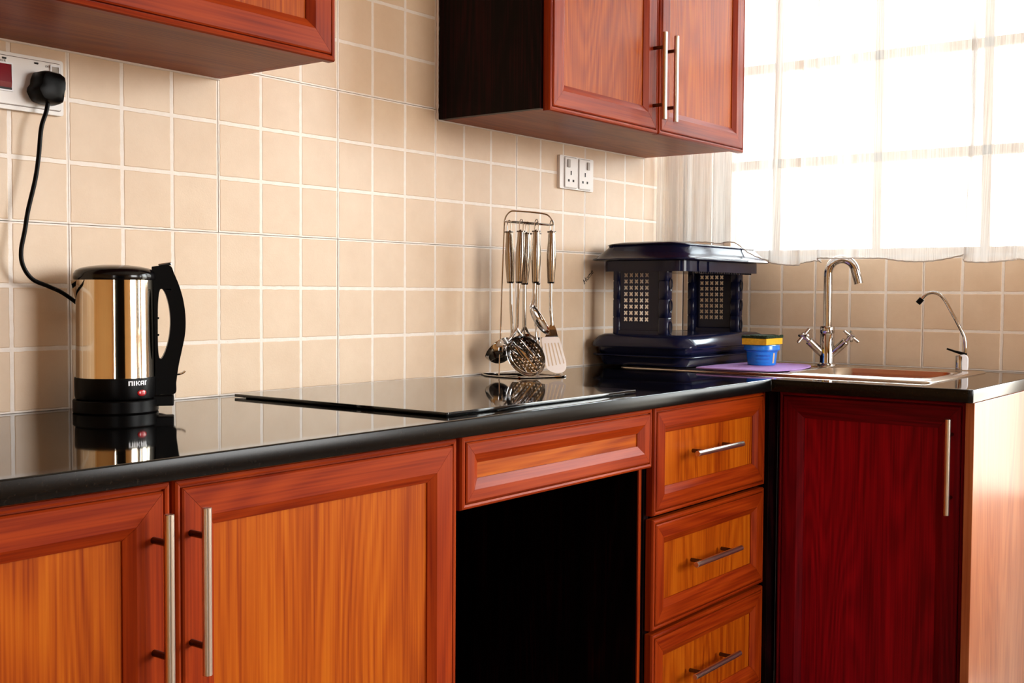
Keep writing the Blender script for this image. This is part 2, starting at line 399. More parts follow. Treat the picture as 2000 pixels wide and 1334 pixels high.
def place_tile(parent, u0, u1, z0, z1, joint_u, side, x_or_y0):
    """clip the three-cell pattern (cells every .1 from joint_u / from z0 rows) to [u0,u1]"""
    cells = [u0] + [joint_u + .1 * k for k in range(-40, 60) if u0 + .004 < joint_u + .1 * k < u1 - .004] + [u1]
    cz_ = [0] + [.1 * k for k in range(1, 3) if .1 * k < z1 - z0 - .004] + [z1 - z0]
    key = tuple(round(c - u0, 4) for c in cells) + tuple(round(c, 4) for c in cz_) + (random.randint(0, 2),)
    if key not in _tc: _tc[key] = tile_mesh([c - u0 for c in cells], cz_, hash(key) % 999)
    o = bpy.data.objects.new('tile', _tc[key]); C.objects.link(o); o.parent = parent
    j = random.uniform(-.0006, .0006)
    if side == 'A': o.location = (u0, j, z0)
    else: o.location = (XB + j, -u0, z0); o.rotation_euler = (0, 0, -PI/2)
for z0 in (.9, 1.2, 1.5, 1.8):
    x0 = -.9
    while x0 < XB - .01:
        place_tile(wb, x0, min(x0 + .3, XB - .001), z0, z0 + .3, 0.0, 'A', 0); x0 = round(x0 + .3, 4)
jB = [0.0015, .1185, .4185, .7185, 1.0185]
for a, c in zip(jB, jB[1:]):
    place_tile(wr, a, c, .9, 1.1935 if c > .1 and a < 1.3 else 1.2, .1185, 'B', 0)
for z0 in (1.2, 1.5, 1.8): place_tile(wr, .0015, .0935, z0, z0 + .3, .1185, 'B', 0)
for z0 in (0, .3, .6): place_tile(wr, .7185, 1.0185, z0, z0 + .3, .1185, 'B', 0); place_tile(wr, 1.0185, 1.075, z0, z0 + .3, .1185, 'B', 0)
place_tile(wr, 1.0185, 1.075, .9, 1.1935, .1185, 'B', 0)

# --- window: frame, glazing bars, panes (behind the curtain)
def window(name, y0, y1, z0, z1, x, hb, vb, label, panes_from=None):
    b = MB(); t_ = .024
    b.box(x, x + .05, y1, y1 + t_, z0, z1).box(x, x + .05, y0 - t_, y0, z0, z1).box(x, x + .05, y1, y0, z0, z0 + t_).box(x, x + .05, y1, y0, z1 - t_, z1)
    o = tag(b.build(name, mat_bars, smooth=False, bevel=.003), label, kind='structure')
    for z in hb: MB().box(x + .008, x + .034, y1 + t_, y0 - t_, z - .013, z + .013).build('glazing_bar', mat_bars, o, smooth=False)
    for y in vb: MB().box(x + .008, x + .034, y - .012, y + .012, z0 + t_, z1 - t_).build('glazing_bar', mat_bars, o, smooth=False)
    ys = [y1 + t_] + sorted(vb) + [y0 - t_]; zs = [z0 + t_] + list(hb) + [z1 - t_]
    for i in range(len(ys) - 1):
        for j in range(len(zs) - 1):
            MB().box(x + .020, x + .023, ys[i] + .010, ys[i+1] - .010, zs[j] + .010, zs[j+1] - .010).build('pane', mat_pane, o, smooth=False)
    return o
w1 = window('window_1', WY0, WY1, WZ0, WZ1, 2.11, (1.475, 1.755), (-.262, -.56, -.85), 'barred window glowing white behind the sheer curtain')
MB().box(WX0 - .004, 2.11, WY1, WY0, WZ0 - .004, WZ0 + .004).build('sill', mat_reveal, w1, smooth=False)
d1 = window('door_1', DY0, DY1, 0.0, DZ1, 2.11, (.56, 1.3), (), 'glazed outer door beyond the sink cabinet')
window('window_2', VY0, VY1, VZ0, VZ1, 2.11, (1.6,), (-2.82,), 'plain unseen window added beyond the outer door')
b_ = MB().box(2.122, 2.134, DY1 + .045, DY0 - .045, .045, .56); b_.build('kick_panel', mat_bars, d1, smooth=False)

# ------------------------------------------------------------------ doors and drawers
PROF = [(0, 0), (0, .013), (.0018, .0168), (.005, .0182), (.0082, .0172), (.0092, .0130), (.0102, .0130), (.0108, .0176), (.013, .0192), (.62, .0188), (1, .0112), (1, .006), (1, 0)]
def frame_piece(length, W_, fw, name, mat, parent, rot):
    """profile swept along local u from mitre to mitre; rot 0 bottom,1 right,2 top,3 left for a W_ x H door"""
    pass
def make_front(parent, name, x0, x1, z0, z1, y, fw, mats, panel_mat, handle=None, yaw=0.0, origin=None, bev_in=.014, label=None, gap=.0):
    """a framed front of four mitred pieces around a sunk panel. x0..x1 is along the face; depth grows towards -y; y = back plane"""
    W_, H = x1 - x0, z1 - z0
    pan = MB().box(fw - .004, W_ - fw + .004, -.009, 0, fw - .004, H - fw + .004)
    d = pan.build(name, panel_mat, parent, smooth=False)
    if origin is None: d.location = (x0, y, z0)
    else: d.location = origin; d.rotation_euler = (0, 0, yaw)
    if label: d['label'] = label
    pr = []
    for w_, h in PROF:
        if w_ == .62: w_ = fw - bev_in
        elif w_ == 1: w_ = fw
        pr.append((w_, h))
    g = .00025
    def corner(k, w_):
        return ((w_, w_), (W_ - w_, w_), (W_ - w_, H - w_), (w_, H - w_))[k]
    for k, (nm, mt) in enumerate((('rail', mats[1]), ('stile', mats[0]), ('rail', mats[1]), ('stile', mats[0]))):
        ra = []; rb = []
        for w_, h in pr:
            a = corner(k, w_); c = corner((k + 1) % 4, w_)
            dx, dz = c[0] - a[0], c[1] - a[1]; ln = math.hypot(dx, dz) or 1; dx /= ln; dz /= ln
            ra.append((a[0] + dx * g, -h, a[1] + dz * g)); rb.append((c[0] - dx * g, -h, c[1] - dz * g))
        MB().rings([ra, rb]).build(nm, mt, d, angle=22)
    if handle:
        hx, hz, ln, vert = handle
        hx -= x0; hz -= z0
        b = MB(); off = -.0182 - .031; rr = .0058
        if vert:
            b.cyl((hx, off, hz), (hx, off, hz + ln), rr)
            for f in (.17, .83): b.cyl((hx, -.018, hz + ln * f), (hx, off, hz + ln * f), .0042, mi=1, n=14)
        else:
            b.cyl((hx, off, hz), (hx + ln, off, hz), rr)
            for f in (.17, .83): b.cyl((hx + ln * f, -.018, hz), (hx + ln * f, off, hz), .0042, mi=1, n=14)
        b.build('handle', [mat_steel, mat_post], d, angle=40, bevel=.0006, seg=1)
    return d
CH = (mat_stile, mat_rail); CH_SHADE = (mat_shade_stile, mat_shade_rail)
Yb = -.546        # back plane of the base fronts (faces end up at about -.565)

# left base cabinet
c1 = thing('base_cabinet', 'cherry base cabinet with two tall doors, under the kettle', 'cabinet', (-.215, -.27, 0))
def body(parent, x0, x1, y0, y1, z0, z1, ox, oy, side_l, side_r, bottom, t_=.018, top=True, back=True):
    MB().box(x0 - ox, x0 + t_ - ox, y0 - oy, y1 - oy, z0, z1).build('side_panel', side_l, parent, smooth=False, bevel=.0006, seg=1)
    MB().box(x1 - t_ - ox, x1 - ox, y0 - oy, y1 - oy, z0, z1).build('side_panel', side_r, parent, smooth=False, bevel=.0006, seg=1)
    MB().box(x0 + t_ - ox, x1 - t_ - ox, y0 - oy, y1 - oy, z0, z0 + t_).build('bottom_panel', bottom, parent, smooth=False)
    if top: MB().box(x0 + t_ - ox, x1 - t_ - ox, y0 - oy, y1 - oy, z1 - t_, z1).build('top_panel', bottom, parent, smooth=False)
    if back: MB().box(x0 + t_ - ox, x1 - t_ - ox, y1 - .006 - oy, y1 - oy, z0 + t_, z1 - t_).build('back_panel', mat_shade_carcass, parent, smooth=False)
def at(p, root): return (p[0] - root.location.x, p[1] - root.location.y, p[2] - root.location.z)
body(c1, -.735, .308, -.544, -.004, .10, .868, -.215, -.27, mat_shade_carcass, mat_shade_carcass, mat_shade_carcass)
MB().box(-.735 + .215, .308 + .215, -.50 + .27, -.48 + .27, 0, .10).build('plinth', mat_shade_carcass, c1, smooth=False)
d = make_front(c1, 'door', -.733, -.2205, .105, .868, 0, .062, CH, mat_panel_v, (-.246, .634, .202, True)); d.location = at((-.733, Yb, .105), c1)
d = make_front(c1, 'door', -.2155, .307, .105, .868, 0, .062, CH, mat_panel_v, (-.193, .634, .202, True)); d.location = at((-.2155, Yb, .105), c1)

# oven bay with false drawer front
c2 = thing('oven_bay', 'empty dark oven bay with a narrow false drawer front above', 'cabinet', (.61, -.27, 0))
d = make_front(c2, 'drawer_front', .318, .901, .752, .869, 0, .046, CH, mat_panel_h, None, bev_in=.016); d.location = at((.318, Yb, .752), c2)
MB().box(.309 - .61, .325 - .61, -.543 + .27, -.004 + .27, 0, .868).build('side_panel', mat_shade_carcass, c2, smooth=False)
MB().box(.888 - .61, .904 - .61, -.470 + .27, -.004 + .27, 0, .868).build('side_panel', mat_shade_carcass, c2, smooth=False)
MB().box(.884 - .61, .904 - .61, -.5405 + .27, -.4715 + .27, 0, .868).build('front_post', mat_shade_carcass, c2, smooth=False, bevel=.0008)
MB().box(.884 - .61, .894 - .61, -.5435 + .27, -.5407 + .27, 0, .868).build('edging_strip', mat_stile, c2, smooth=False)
MB().box(.325 - .61, .888 - .61, -.03 + .27, -.012 + .27, 0, .868).build('back_panel', mat_shade_carcass, c2, smooth=False)
MB().box(.325 - .61, .884 - .61, -.540 + .27, -.03 + .27, .850, .868).build('top_panel', mat_shade_carcass, c2, smooth=False)

# drawer unit
c3 = thing('drawer_unit', 'cherry unit of three stacked drawers with bar handles', 'cabinet', (1.16, -.27, 0))
body(c3, .9045, 1.414, -.543, -.004, .10, .868, 1.16, -.27, mat_shade_carcass, mat_shade_carcass, mat_shade_carcass)
MB().box(.905 - 1.16, 1.414 - 1.16, -.50 + .27, -.48 + .27, 0, .10).build('plinth', mat_shade_carcass, c3, smooth=False)
for z0, z1, hz in ((.6535, .870, .769), (.424, .6465, .541), (.186, .417, .309)):
    d = make_front(c3, 'drawer', .9085, 1.413, z0, z1, 0, .054, CH, mat_panel_v, (1.028, hz, .205, False)); d.location = at((.9085, Yb, z0), c3)

# sink cabinet, doors face -x
c4 = thing('sink_cabinet', 'dark red base cabinet under the sink with one tall door', 'cabinet', (1.66, -.80, 0))
ox, oy = 1.66, -.80
MB().box(1.4185 - ox, 1.885 - ox, -1.0265 - oy, -1.0085 - oy, 0, .870).build('end_panel', wood('cherry_end_panel', (.27, .062, .018), (.36, .100, .032), (.43, .145, .052), rough=.36, coat=.0, spec=.32), c4, smooth=False, bevel=.001)
MB().box(1.46 - ox, 1.885 - ox, -.592 - oy, -.574 - oy, .0, .868).build('side_panel', mat_shade_carcass, c4, smooth=False)
MB().box(1.46 - ox, 1.885 - ox, -1.008 - oy, -.592 - oy, .10, .118).build('bottom_panel', mat_shade_carcass, c4, smooth=False)
MB().box(1.879 - ox, 1.885 - ox, -1.008 - oy, -.592 - oy, .118, .868).build('back_panel', mat_shade_carcass, c4, smooth=False)
MB().box(1.462 - ox, 1.50 - ox, -1.0075 - oy, -.9995 - oy, .10, .868).build('front_rail', mat_stile, c4, smooth=False)
MB().box(1.462 - ox, 1.482 - ox, -.999 - oy, -.592 - oy, .0, .10).build('plinth', mat_shade_carcass, c4, smooth=False)
make_front(c4, 'door', 0, .4205, .105, .870, 0, .060, CH_SHADE, mat_shade_panel, (.392, .631, .203, True), yaw=-PI/2, origin=(1.4605 - ox, -.5835 - oy, .105))
for ch in c4.children:
    if ch.name.startswith('door'):
        for g_ in ch.children:
            if g_.name.startswith('handle'): g_['label'] = 'brushed bar handle'
# filler post in the inner corner, its shade put into the colour
tag(MB().box(1.416, 1.462, -.572, -.535, 0, .868).build('corner_post', mat_shade_carcass, smooth=False, bevel=.001), 'upright filler post coloured shade-dark between drawers and sink door', 'filler post')

# ------------------------------------------------------------------ worktop
outer = [(-1.6, -.0005), (-1.6, -.588), (1.388, -.588), (1.388, -1.022), (1.395, -1.030), (2.0345, -1.030), (2.0345, -.0005)]
hole = [(p[0], p[1]) for p in rrect(1.545, 1.86, -.885, -.545, .05, 0)]
me = shape2d([outer, hole], .028, 'worktop'); me.materials.append(mat_granite); me.materials.append(mat_granite_edge)
for p in me.polygons:
    if abs(p.normal.z) < .5: p.material_index = 1
wt = link('worktop', me, None, (0, 0, .872)); bev(wt, .0022, 3)
tag(wt, 'glossy black granite L-shaped worktop running under the kettle and sink', 'worktop')

# ------------------------------------------------------------------ wall cabinets
Yu = -.286
c5 = thing('wall_cabinet', 'cherry wall cabinet at top left, cut off by the picture edge', 'cabinet', (-.15, -.14, 1.478))
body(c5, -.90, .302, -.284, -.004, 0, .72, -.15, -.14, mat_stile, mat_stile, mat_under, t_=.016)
d = make_front(c5, 'door', -.30, .301, 1.474, 2.2, 0, .060, CH, mat_panel_v, None); d.location = at((-.30, Yu, 1.474), c5)
d = make_front(c5, 'door', -.898, -.304, 1.474, 2.2, 0, .060, CH, mat_panel_v, None); d.location = at((-.898, Yu, 1.474), c5)
rndc = random.Random(3)
def bead(parent, p0, p1, r_=.0022, n=60):
    P0, P1 = Vector(p0), Vector(p1)
    b = MB().tube([P0.lerp(P1, k / n) for k in range(n + 1)], [r_ * rndc.uniform(.6, 1.35) for k in range(n + 1)], 6); return b.build('sealant_bead', mat_caulk, parent)
bead(c5, (-.90 + .15, -.0015 + .14, -.001), (.302 + .15, -.0015 + .14, -.001))
c6 = thing('wall_cabinet', 'cherry wall cabinet with two handled doors and a side coloured as in shade, beside curtain', 'cabinet', (1.355, -.14, 1.478))
body(c6, .905, 1.80, -.284, -.004, 0, .72, 1.355, -.14, mat_shade_carcass, mat_stile, mat_under, t_=.016)
d = make_front(c6, 'door', .912, 1.3555, 1.473, 2.2, 0, .060, CH, mat_panel_v, (1.330, 1.502, .203, True)); d.location = at((.912, Yu, 1.473), c6)
d = make_front(c6, 'door', 1.3595, 1.812, 1.473, 2.2, 0, .060, CH, mat_panel_v, (1.384, 1.502, .203, True)); d.location = at((1.3595, Yu, 1.473), c6)
bead(c6, (.905 - 1.355, -.0015 + .14, -.001), (1.80 - 1.355, -.0015 + .14, -.001))
bead(c6, (.9035 - 1.355, -.0015 + .14, 0), (.9035 - 1.355, -.0015 + .14, .72), .003, 160)

# ------------------------------------------------------------------ cooktop
me = shape2d([rrect(.303, .868, -.546, -.036, .004, 0, 3)], .005, 'cooktop'); me.materials.append(mat_glassblack)
ck = thing('cooktop', 'flat black glass cooktop set on the granite, left of the utensil stand', 'cooktop', (.585, -.29, .900))
o = link('glass_top', me, ck, (-.585, .29, .0016)); bev(o, .0012, 2)
MB().box(-.265, .265, -.24, .24, 0, .0018).build('gasket', mat_black, ck, smooth=False)

# ------------------------------------------------------------------ sink
sk = thing('sink', 'stainless steel inset sink with drainer, below the chrome taps', 'sink', (1.735, -.505, .900))
sx, sy = 1.735, -.505
X0, X1, Y0, Y1 = 1.505, 1.965, -.906, -.103
def rr2(a, b_, c, d_, r_, z, n=6): return [(p[0] - sx, p[1] - sy, p[2]) for p in rrect(a, b_, c, d_, r_, z, n)]
b_ = MB()
# pressed rim, well, and bowl: ring strips
rim = [rr2(X0, X1, Y0, Y1, .022, .0003), rr2(X0 + .001, X1 - .001, Y0 + .001, Y1 - .001, .021, .0022), rr2(X0 + .005, X1 - .005, Y0 + .005, Y1 - .005, .018, .0046),
       rr2(X0 + .011, X1 - .011, Y0 + .011, Y1 - .011, .016, .0045), rr2(X0 + .016, X1 - .016, Y0 + .016, Y1 - .016, .014, .0035)]
b_.rings(rim, cap=False)
me = shape2d([[(p[0], p[1]) for p in rr2(X0 + .016, X1 - .016, Y0 + .016, Y1 - .016, .014, 0)], [(p[0], p[1]) for p in rr2(1.552, 1.852, -.878, -.552, .05, 0)]], .0006, 'deck')
me.materials.append(mat_sink)
b_.build('rim', mat_sink, sk, angle=60)
link('deck', me, sk, (0, 0, .0030))
bw = [rr2(1.552, 1.852, -.878, -.552, .05, .0036), rr2(1.555, 1.849, -.875, -.555, .048, -.002), rr2(1.560, 1.844, -.870, -.560, .046, -.012), rr2(1.572, 1.832, -.858, -.572, .045, -.12),
      rr2(1.600, 1.804, -.83, -.60, .045, -.145), rr2(1.68, 1.72, -.74, -.69, .018, -.150)]
b_ = MB().rings(bw, cap=False); b_.add(bw[-1], [tuple(range(len(bw[-1])))]); b_.build('bowl', mat_sink, sk, angle=60)
b_ = MB().rings([rr2(1.552, 1.852, -.878, -.552, .05, .0036), rr2(1.546, 1.858, -.884, -.546, .054, .0066), rr2(1.540, 1.864, -.890, -.540, .058, .0036)], cap=False)
b_.build('bowl_lip', mat_sink, sk, angle=70)
for k in range(6):
    yy = -.505 + .02 + k * .0
for k in range(7):
    xx = 1.575 + k * .043
    MB().tube([(xx - sx, -.32 - sy, .0036), (xx - sx, -.515 - sy, .0036)], .0030, 8).build('drainer_ridge', mat_sink, sk)
MB().lathe([(.034, .0036), (.033, .0060), (.0, .0064)], (1.879 - sx, -.52 - sy, 0), cap=False).build('tap_boss', mat_sink, sk)

# --- mixer tap
def rz_from(u): return math.atan2(u[1], u[0])
tp_ = thing('mixer_tap', 'tall chrome mixer tap with two cross handles, at sink back', 'tap', (1.879, -.52, .9064), rz_from((.376, -.927)))
b_ = MB().lathe([(.0255, 0), (.0255, .003), (.021, .0055), (.0195, .007), (.0188, .012), (.0188, .082), (.0176, .084), (.0190, .086), (.0190, .101), (.0178, .103), (.0112, .1035), (0, .1035)], cap=False)
b_.build('body', mat_chrome, tp_)
sp = [(.0, 0, .100), (.0, 0, .200), (.0, 0, .232)]
for k in range(0, 13):
    a = R(180 - k * 14.2); sp.append((.0345 + .0345 * math.cos(a), 0, .243 + .037 * math.sin(a)))
sp += [(.0745, 0, .228), (.0775, 0, .216)]
MB().tube(sp, [.0112] * (len(sp) - 3) + [.0118, .0118, .0118], 20).build('spout', mat_chrome, tp_, angle=50)
for s in (-1, 1):
    b_ = MB()
    dx = Vector((s * .62, -.30, .62)).normalized(); o0 = Vector((s * .010, 0, .028)); 
    p1 = o0 + dx * .056; p2 = o0 + dx * .069
    b_.tube([o0, o0 + dx * .020, o0 + dx * .0545, p1], [.0100, .0108, .0108, .0095], 18); b_.tube([p1, p2], .0052, 12)
    b_.build('valve_barrel', mat_chrome, tp_, angle=30)
    b_ = MB(); c_ = o0 + dx * .075
    a1 = dx.cross(Vector((0, 1, 0))).normalized(); a2 = dx.cross(a1).normalized()
    r1 = (a1 * math.cos(.35) + a2 * math.sin(.35)); r2 = dx.cross(r1)
    b_.tube([c_ - dx * .008, c_ + dx * .007], .0072, 14)
    for v_ in (r1, r2): b_.tube([c_ - v_ * .0245, c_ - v_ * .024, c_ + v_ * .024, c_ + v_ * .0245], [.0032, .0043, .0043, .0032], 14)
    b_.build('cross_handle', mat_chrome, tp_, angle=30)

# --- small filter tap
ft = thing('filter_tap', 'small chrome filter tap with black lever at the right sink corner', 'tap', (1.940, -.850, .9055), rz_from((.276, -.961)))
MB().lathe([(.0125, 0), (.0125, .034), (.0118, .036), (.0, .038)], (-.004, .001, 0), cap=False).build('body', mat_chrome, ft)
b_ = MB(); ring_ = []
pts = [(-.008, 0), (.0135, 0), (.0145, .01), (.0145, .030), (.011, .037), (.004, .040), (-.004, .038), (-.008, .032)]
b_.rings([[(x, -.011, z) for x, z in pts], [(x, .010, z) for x, z in pts]]); b_.build('front_plate', mat_white_rim, ft, bevel=.002, seg=3)  # white colour stands in for the metal plate's bright reflection
MB().tube([(.010, 0, .039), (-.006, -.002, .043), (-.020, -.003, .047), (-.037, -.004, .053)], [.0062, .0062, .0044, .0040], 12, flat=.6).build('lever', mat_black, ft)
pp = spline([(.007, 0, .036), (.0065, 0, .060), (.0035, 0, .083), (-.008, 0, .108), (-.030, 0, .150), (-.046, 0, .178), (-.060, 0, .191), (-.076, 0, .194), (-.090, 0, .188), (-.101, 0, .176)], 6)
MB().tube(pp, .0042, 14).build('spout', mat_chrome, ft, angle=50)
MB().tube([(-.0985, 0, .1785), (-.1085, 0, .1665)], .0068, 16).build('spout_tip', mat_black, ft)

# ------------------------------------------------------------------ tub, sponge, mat
mp_ = [(1.520, -.325), (1.512, -.42), (1.520, -.505), (1.560, -.535), (1.640, -.545), (1.72, -.535), (1.785, -.515), (1.822, -.485), (1.832, -.44), (1.815, -.37), (1.78, -.330), (1.68, -.318), (1.58, -.318)]
lp = spline([(*p, 0) for p in mp_ + [mp_[0]]], 5)[:-1]
b_ = MB(); n = len(lp); cx_, cy_ = 1.67, -.42
def wav(p): return .0012 * math.sin(p[0] * 60) * math.sin(p[1] * 50)
b_.rings([[(p.x - cx_, p.y - cy_, .0) for p in lp], [(p.x - cx_, p.y - cy_, .0028) for p in lp], [((p.x - cx_) * .985, (p.y - cy_) * .985, .0034) for p in lp]])
tag(b_.build('draining_mat', mat_mat, None, loc=(cx_, cy_, .9068)), 'thin lilac cloth mat lying on the sink drainer', 'mat')
tb = thing('plastic_tub', 'small bright blue plastic tub under the yellow sponge', 'tub', (1.712, -.412, .9104))
MB().lathe([(0, 0), (.034, 0), (.036, .002), (.0395, .034), (.0415, .036), (.0418, .0365), (.0400, .034 + .0035), (.0388, .05), (0, .05)], n=48, cap=False).build('pot', mat_tub, tb, angle=30)
MB().lathe([(.0400, .0385), (.0455, .0390), (.0465, .0405), (.0455, .0435), (.0462, .0475), (.0450, .0515), (.0425, .0530), (.0405, .0520), (0, .0500)], n=48, cap=False).build('lid', mat_tub, tb, angle=30)
# label print: darker lettering-like bands on the tub's side, wrapped round it
def wrap(b, a0, a1, z0, z1, rf, mi=0, k=8):
    rs = [[(rf(z) * math.cos(R(a0 + (a1 - a0) * i / k)), rf(z) * math.sin(R(a0 + (a1 - a0) * i / k)), z) for i in range(k + 1)] for z in (z0, z1)]
    b.add(rs[0] + rs[1], [(i, i + 1, i + k + 2, i + k + 1) for i in range(k)], mi)
rf = lambda z: .0363 + (.0395 - .036) * (z - .002) / .032
b_ = MB(); rl = random.Random(5)
for z0, z1 in ((.0225, .0275), (.0145, .0185), (.0065, .0085)):
    a = -178
    while a < -125:
        wd = rl.uniform(2.5, 5); wrap(b_, a, a + wd, z0 + rl.uniform(0, .0008), z1 - rl.uniform(0, .001), rf, 0, 3); a += wd + 1.3
b_.build('printed_lettering', mat_tub_label, tb, smooth=False)
b_ = MB(); wrap(b_, -108, -99, .006, .032, rf); b_.build('label_edge', mat_tub_side, tb, smooth=False)
sg = thing('sponge', 'yellow sponge with dark green scouring top, lying on the blue tub', 'sponge', (1.712, -.413, .9636))
def rough_slab(x0, x1, y0, y1, z0, z1, seed, amp, nx=14, ny=10):
    rn = random.Random(seed); b = MB(); vs = []; fs = []
    loop = [(x0 + (x1 - x0) * i / nx, y0) for i in range(nx)] + [(x1, y0 + (y1 - y0) * i / ny) for i in range(ny)] + [(x1 - (x1 - x0) * i / nx, y1) for i in range(nx)] + [(x0, y1 - (y1 - y0) * i / ny) for i in range(ny)]
    rs = [[(p[0] + rn.uniform(-amp, amp), p[1] + rn.uniform(-amp, amp), z + rn.uniform(-amp, amp) * (z != z0)) for p in loop] for z in (z0, (z0 + z1) / 2, z1)]
    b.rings(rs); return b
rough_slab(-.049, .049, -.0345, .0345, 0, .0165, 1, .0003).build('foam', mat_sponge, sg, smooth=False, bevel=.0015)
rough_slab(-.0495, .0495, -.035, .035, .0167, .0235, 2, .0011, 34, 24).build('scouring_layer', mat_scour, sg, smooth=False)

# ------------------------------------------------------------------ dish rack
dk = thing('dish_rack', 'dark slate-blue plastic dish rack with pierced end walls, in the corner', 'dish rack', (1.7425, -.1625, .9066))
kx, ky, kz = 1.7425, -.1625, .9066
RX0, RX1, RY0, RY1 = 1.500, 1.985, -.305, -.020
def kr(dx, dy, r_, z, x0=RX0, x1=RX1, y0=RY0, y1=RY1): return [(p[0] - kx, p[1] - ky, p[2] - kz) for p in rrect(x0 + dx, x1 - dx, y0 + dy, y1 - dy, r_, z, 7)]
# lower tray
MB().rings([kr(.020, .018, .030, .9068), kr(.014, .012, .034, .918), kr(.010, .008, .036, .929), kr(-.001, -.006, .040, .9295), kr(-.003, -.008, .042, .932), kr(-.001, -.006, .040, .9345), kr(.010, .006, .034, .935)]).build('lower_tray', mat_rack, dk, angle=50)
# upper tray of the base, lip higher at the two ends where the walls stand
def hump(ring, amp):
    o_ = []
    for p in ring:
        t_ = abs(p[0]) / .21; o_.append((p[0], p[1], p[2] + amp * max(0, min(1, (t_ - .60) / .28))**1.5))
    return o_
MB().rings([kr(.014, .010, .036, .9352), kr(.008, .004, .038, .943), kr(.006, .003, .040, .953), kr(-.004, -.010, .044, .9535), kr(-.006, -.012, .046, .957), hump(kr(-.003, -.009, .044, .962), .004),
            hump(kr(.008, .006, .036, .965), .016), hump(kr(.016, .022, .03, .966), .021), hump(kr(.040, .050, .02, .966), .021)]).build('upper_tray', mat_rack, dk, angle=50)
# end walls
def end_wall(xf, side):
    """xf outer face x; side -1 = the near wall (outer face looks -x)"""
    ya, yb = -.238, -.072; z0, z1 = .984, 1.172
    cxw = xf - side * .012
    par = None
    # pierced plate
    outer_ = rrect(ya + .020, yb - .018, z0, z1, .006, 0, 4)
    loops = [[(p[0], p[1]) for p in outer_]]
    for i in range(5):
        for j in range(8):
            hy = -.1730 + i * .0158; hz_ = 1.026 + j * .0164
            pts = []
            for k in range(24):
                a = 2 * PI * k / 24; rr = .0034 + .0040 * abs(math.sin(2 * a)) 
                pts.append((hy + rr * math.cos(a), hz_ + rr * math.sin(a)))
            loops.append(pts)
    me = shape2d(loops, .003, 'end_wall')
    # local (x,y,z) of the shape -> (world y, world z, world x)
    me.transform(Matrix(((0, 0, 1, 0), (1, 0, 0, 0), (0, 1, 0, 0), (0, 0, 0, 1))))
    me.materials.append(mat_rack)
    o = link('end_wall', me, dk, (xf - side * .008 - .0015 - kx, -ky, -kz))
    lo = Vector((xf - side * .008 - .0015, 0, 0))
    for y0, y1 in ((ya, ya + .030), (yb - .022, yb)):
        b = MB()
        xa, xb = sorted((xf, xf - side * .030))
        rs = []
        for z, g in ((z0 - .002, .002), (z0 + .004, 0), (z0 + .045, 0), (z0 + .047, .0012), (z0 + .049, 0), (z0 + .092, 0), (z0 + .094, .0012), (z0 + .096, 0), (z0 + .14, 0), (z0 + .142, .0012), (z0 + .144, 0), (z1 - .004, 0), (z1, .002)):
            rs.append([(p[0] - lo.x, p[1], p[2]) for p in rrect(xa + g, xb - g, y0 + g, y1 - g, .0085, z, 5)])
        b.rings(rs); b.build('post', mat_rack, o, angle=40)
    for zz in (z0 + .022, z0 + .077, z0 + .133):      # oval finger recesses on the front post
        ring = [((xf - side * .016) - lo.x + .0085 * math.cos(2*PI*k/20), 0, zz + .0165 * math.sin(2*PI*k/20)) for k in range(20)]
        ring2 = [((xf - side * .016) - lo.x + .0060 * math.cos(2*PI*k/20), 0, zz + .0135 * math.sin(2*PI*k/20)) for k in range(20)]
        MB().rings([[(p[0], ya - .0002, p[2]) for p in ring], [(p[0], ya - .0022, p[2]) for p in ring], [(p[0], ya - .0012, p[2]) for p in ring2], [(p[0], ya - .0003, p[2]) for p in ring2]]).build('finger_recess', mat_rack_dark, o, angle=40)
    # top and bottom cross members of the wall
    for za, zb in ((z0 - .002, z0 + .014), (z1 - .022, z1 + .004)):
        xa, xb = sorted((xf - side * .002, xf - side * .020))
        MB().box(xa - lo.x, xb - lo.x, ya + .015, yb - .012, za, zb).build('cross_member', mat_rack, o, bevel=.003, smooth=False)
end_wall(1.524, -1); end_wall(1.958, 1)
# top tray turned over: skirt, wide flange, coved crown
MB().rings([kr(.026, .024, .030, 1.150), kr(.020, .018, .034, 1.1505), kr(.020, .018, .034, 1.1775), kr(.022, .020, .034, 1.178)]).build('top_skirt', mat_rack, dk, angle=40)
b_ = MB()
def arch(ring, amp): return [(p[0], p[1], p[2] + amp * (1 - (p[1] / .13) ** 2) * (1 if p[0] < .1 else .4)) for p in ring]
b_.rings([kr(.012, .010, .040, 1.1785), kr(-.008, -.006, .048, 1.1785), kr(-.012, -.010, .050, 1.1805), kr(-.011, -.009, .050, 1.1835), kr(-.003, -.001, .046, 1.187), kr(.012, .010, .042, 1.200), arch(kr(.024, .020, .040, 1.211), .003), arch(kr(.028, .023, .036, 1.2165), .004), arch(kr(.024, .020, .036, 1.2175), .005), arch(kr(.026, .022, .036, 1.2195), .006), arch(kr(.05, .045, .03, 1.2215), .008), arch(kr(.12, .10, .015, 1.223), .010)])
b_.build('top_tray', mat_rack, dk, angle=45)
for tx in (-.150, -.095): MB().box(tx, tx + .005, -.1285, -.1235, .2445, .2705).build('moulded_tab', mat_rack, dk, bevel=.001)
b_ = MB()
for k in range(34): b_.box(-.17 + k * .010, -.17 + k * .010 + .004, -.1235, -.1195, .2395, .2435)
o = b_.build('serrated_edge', mat_rack_dark, dk, smooth=False); o['kind'] = 'stuff'
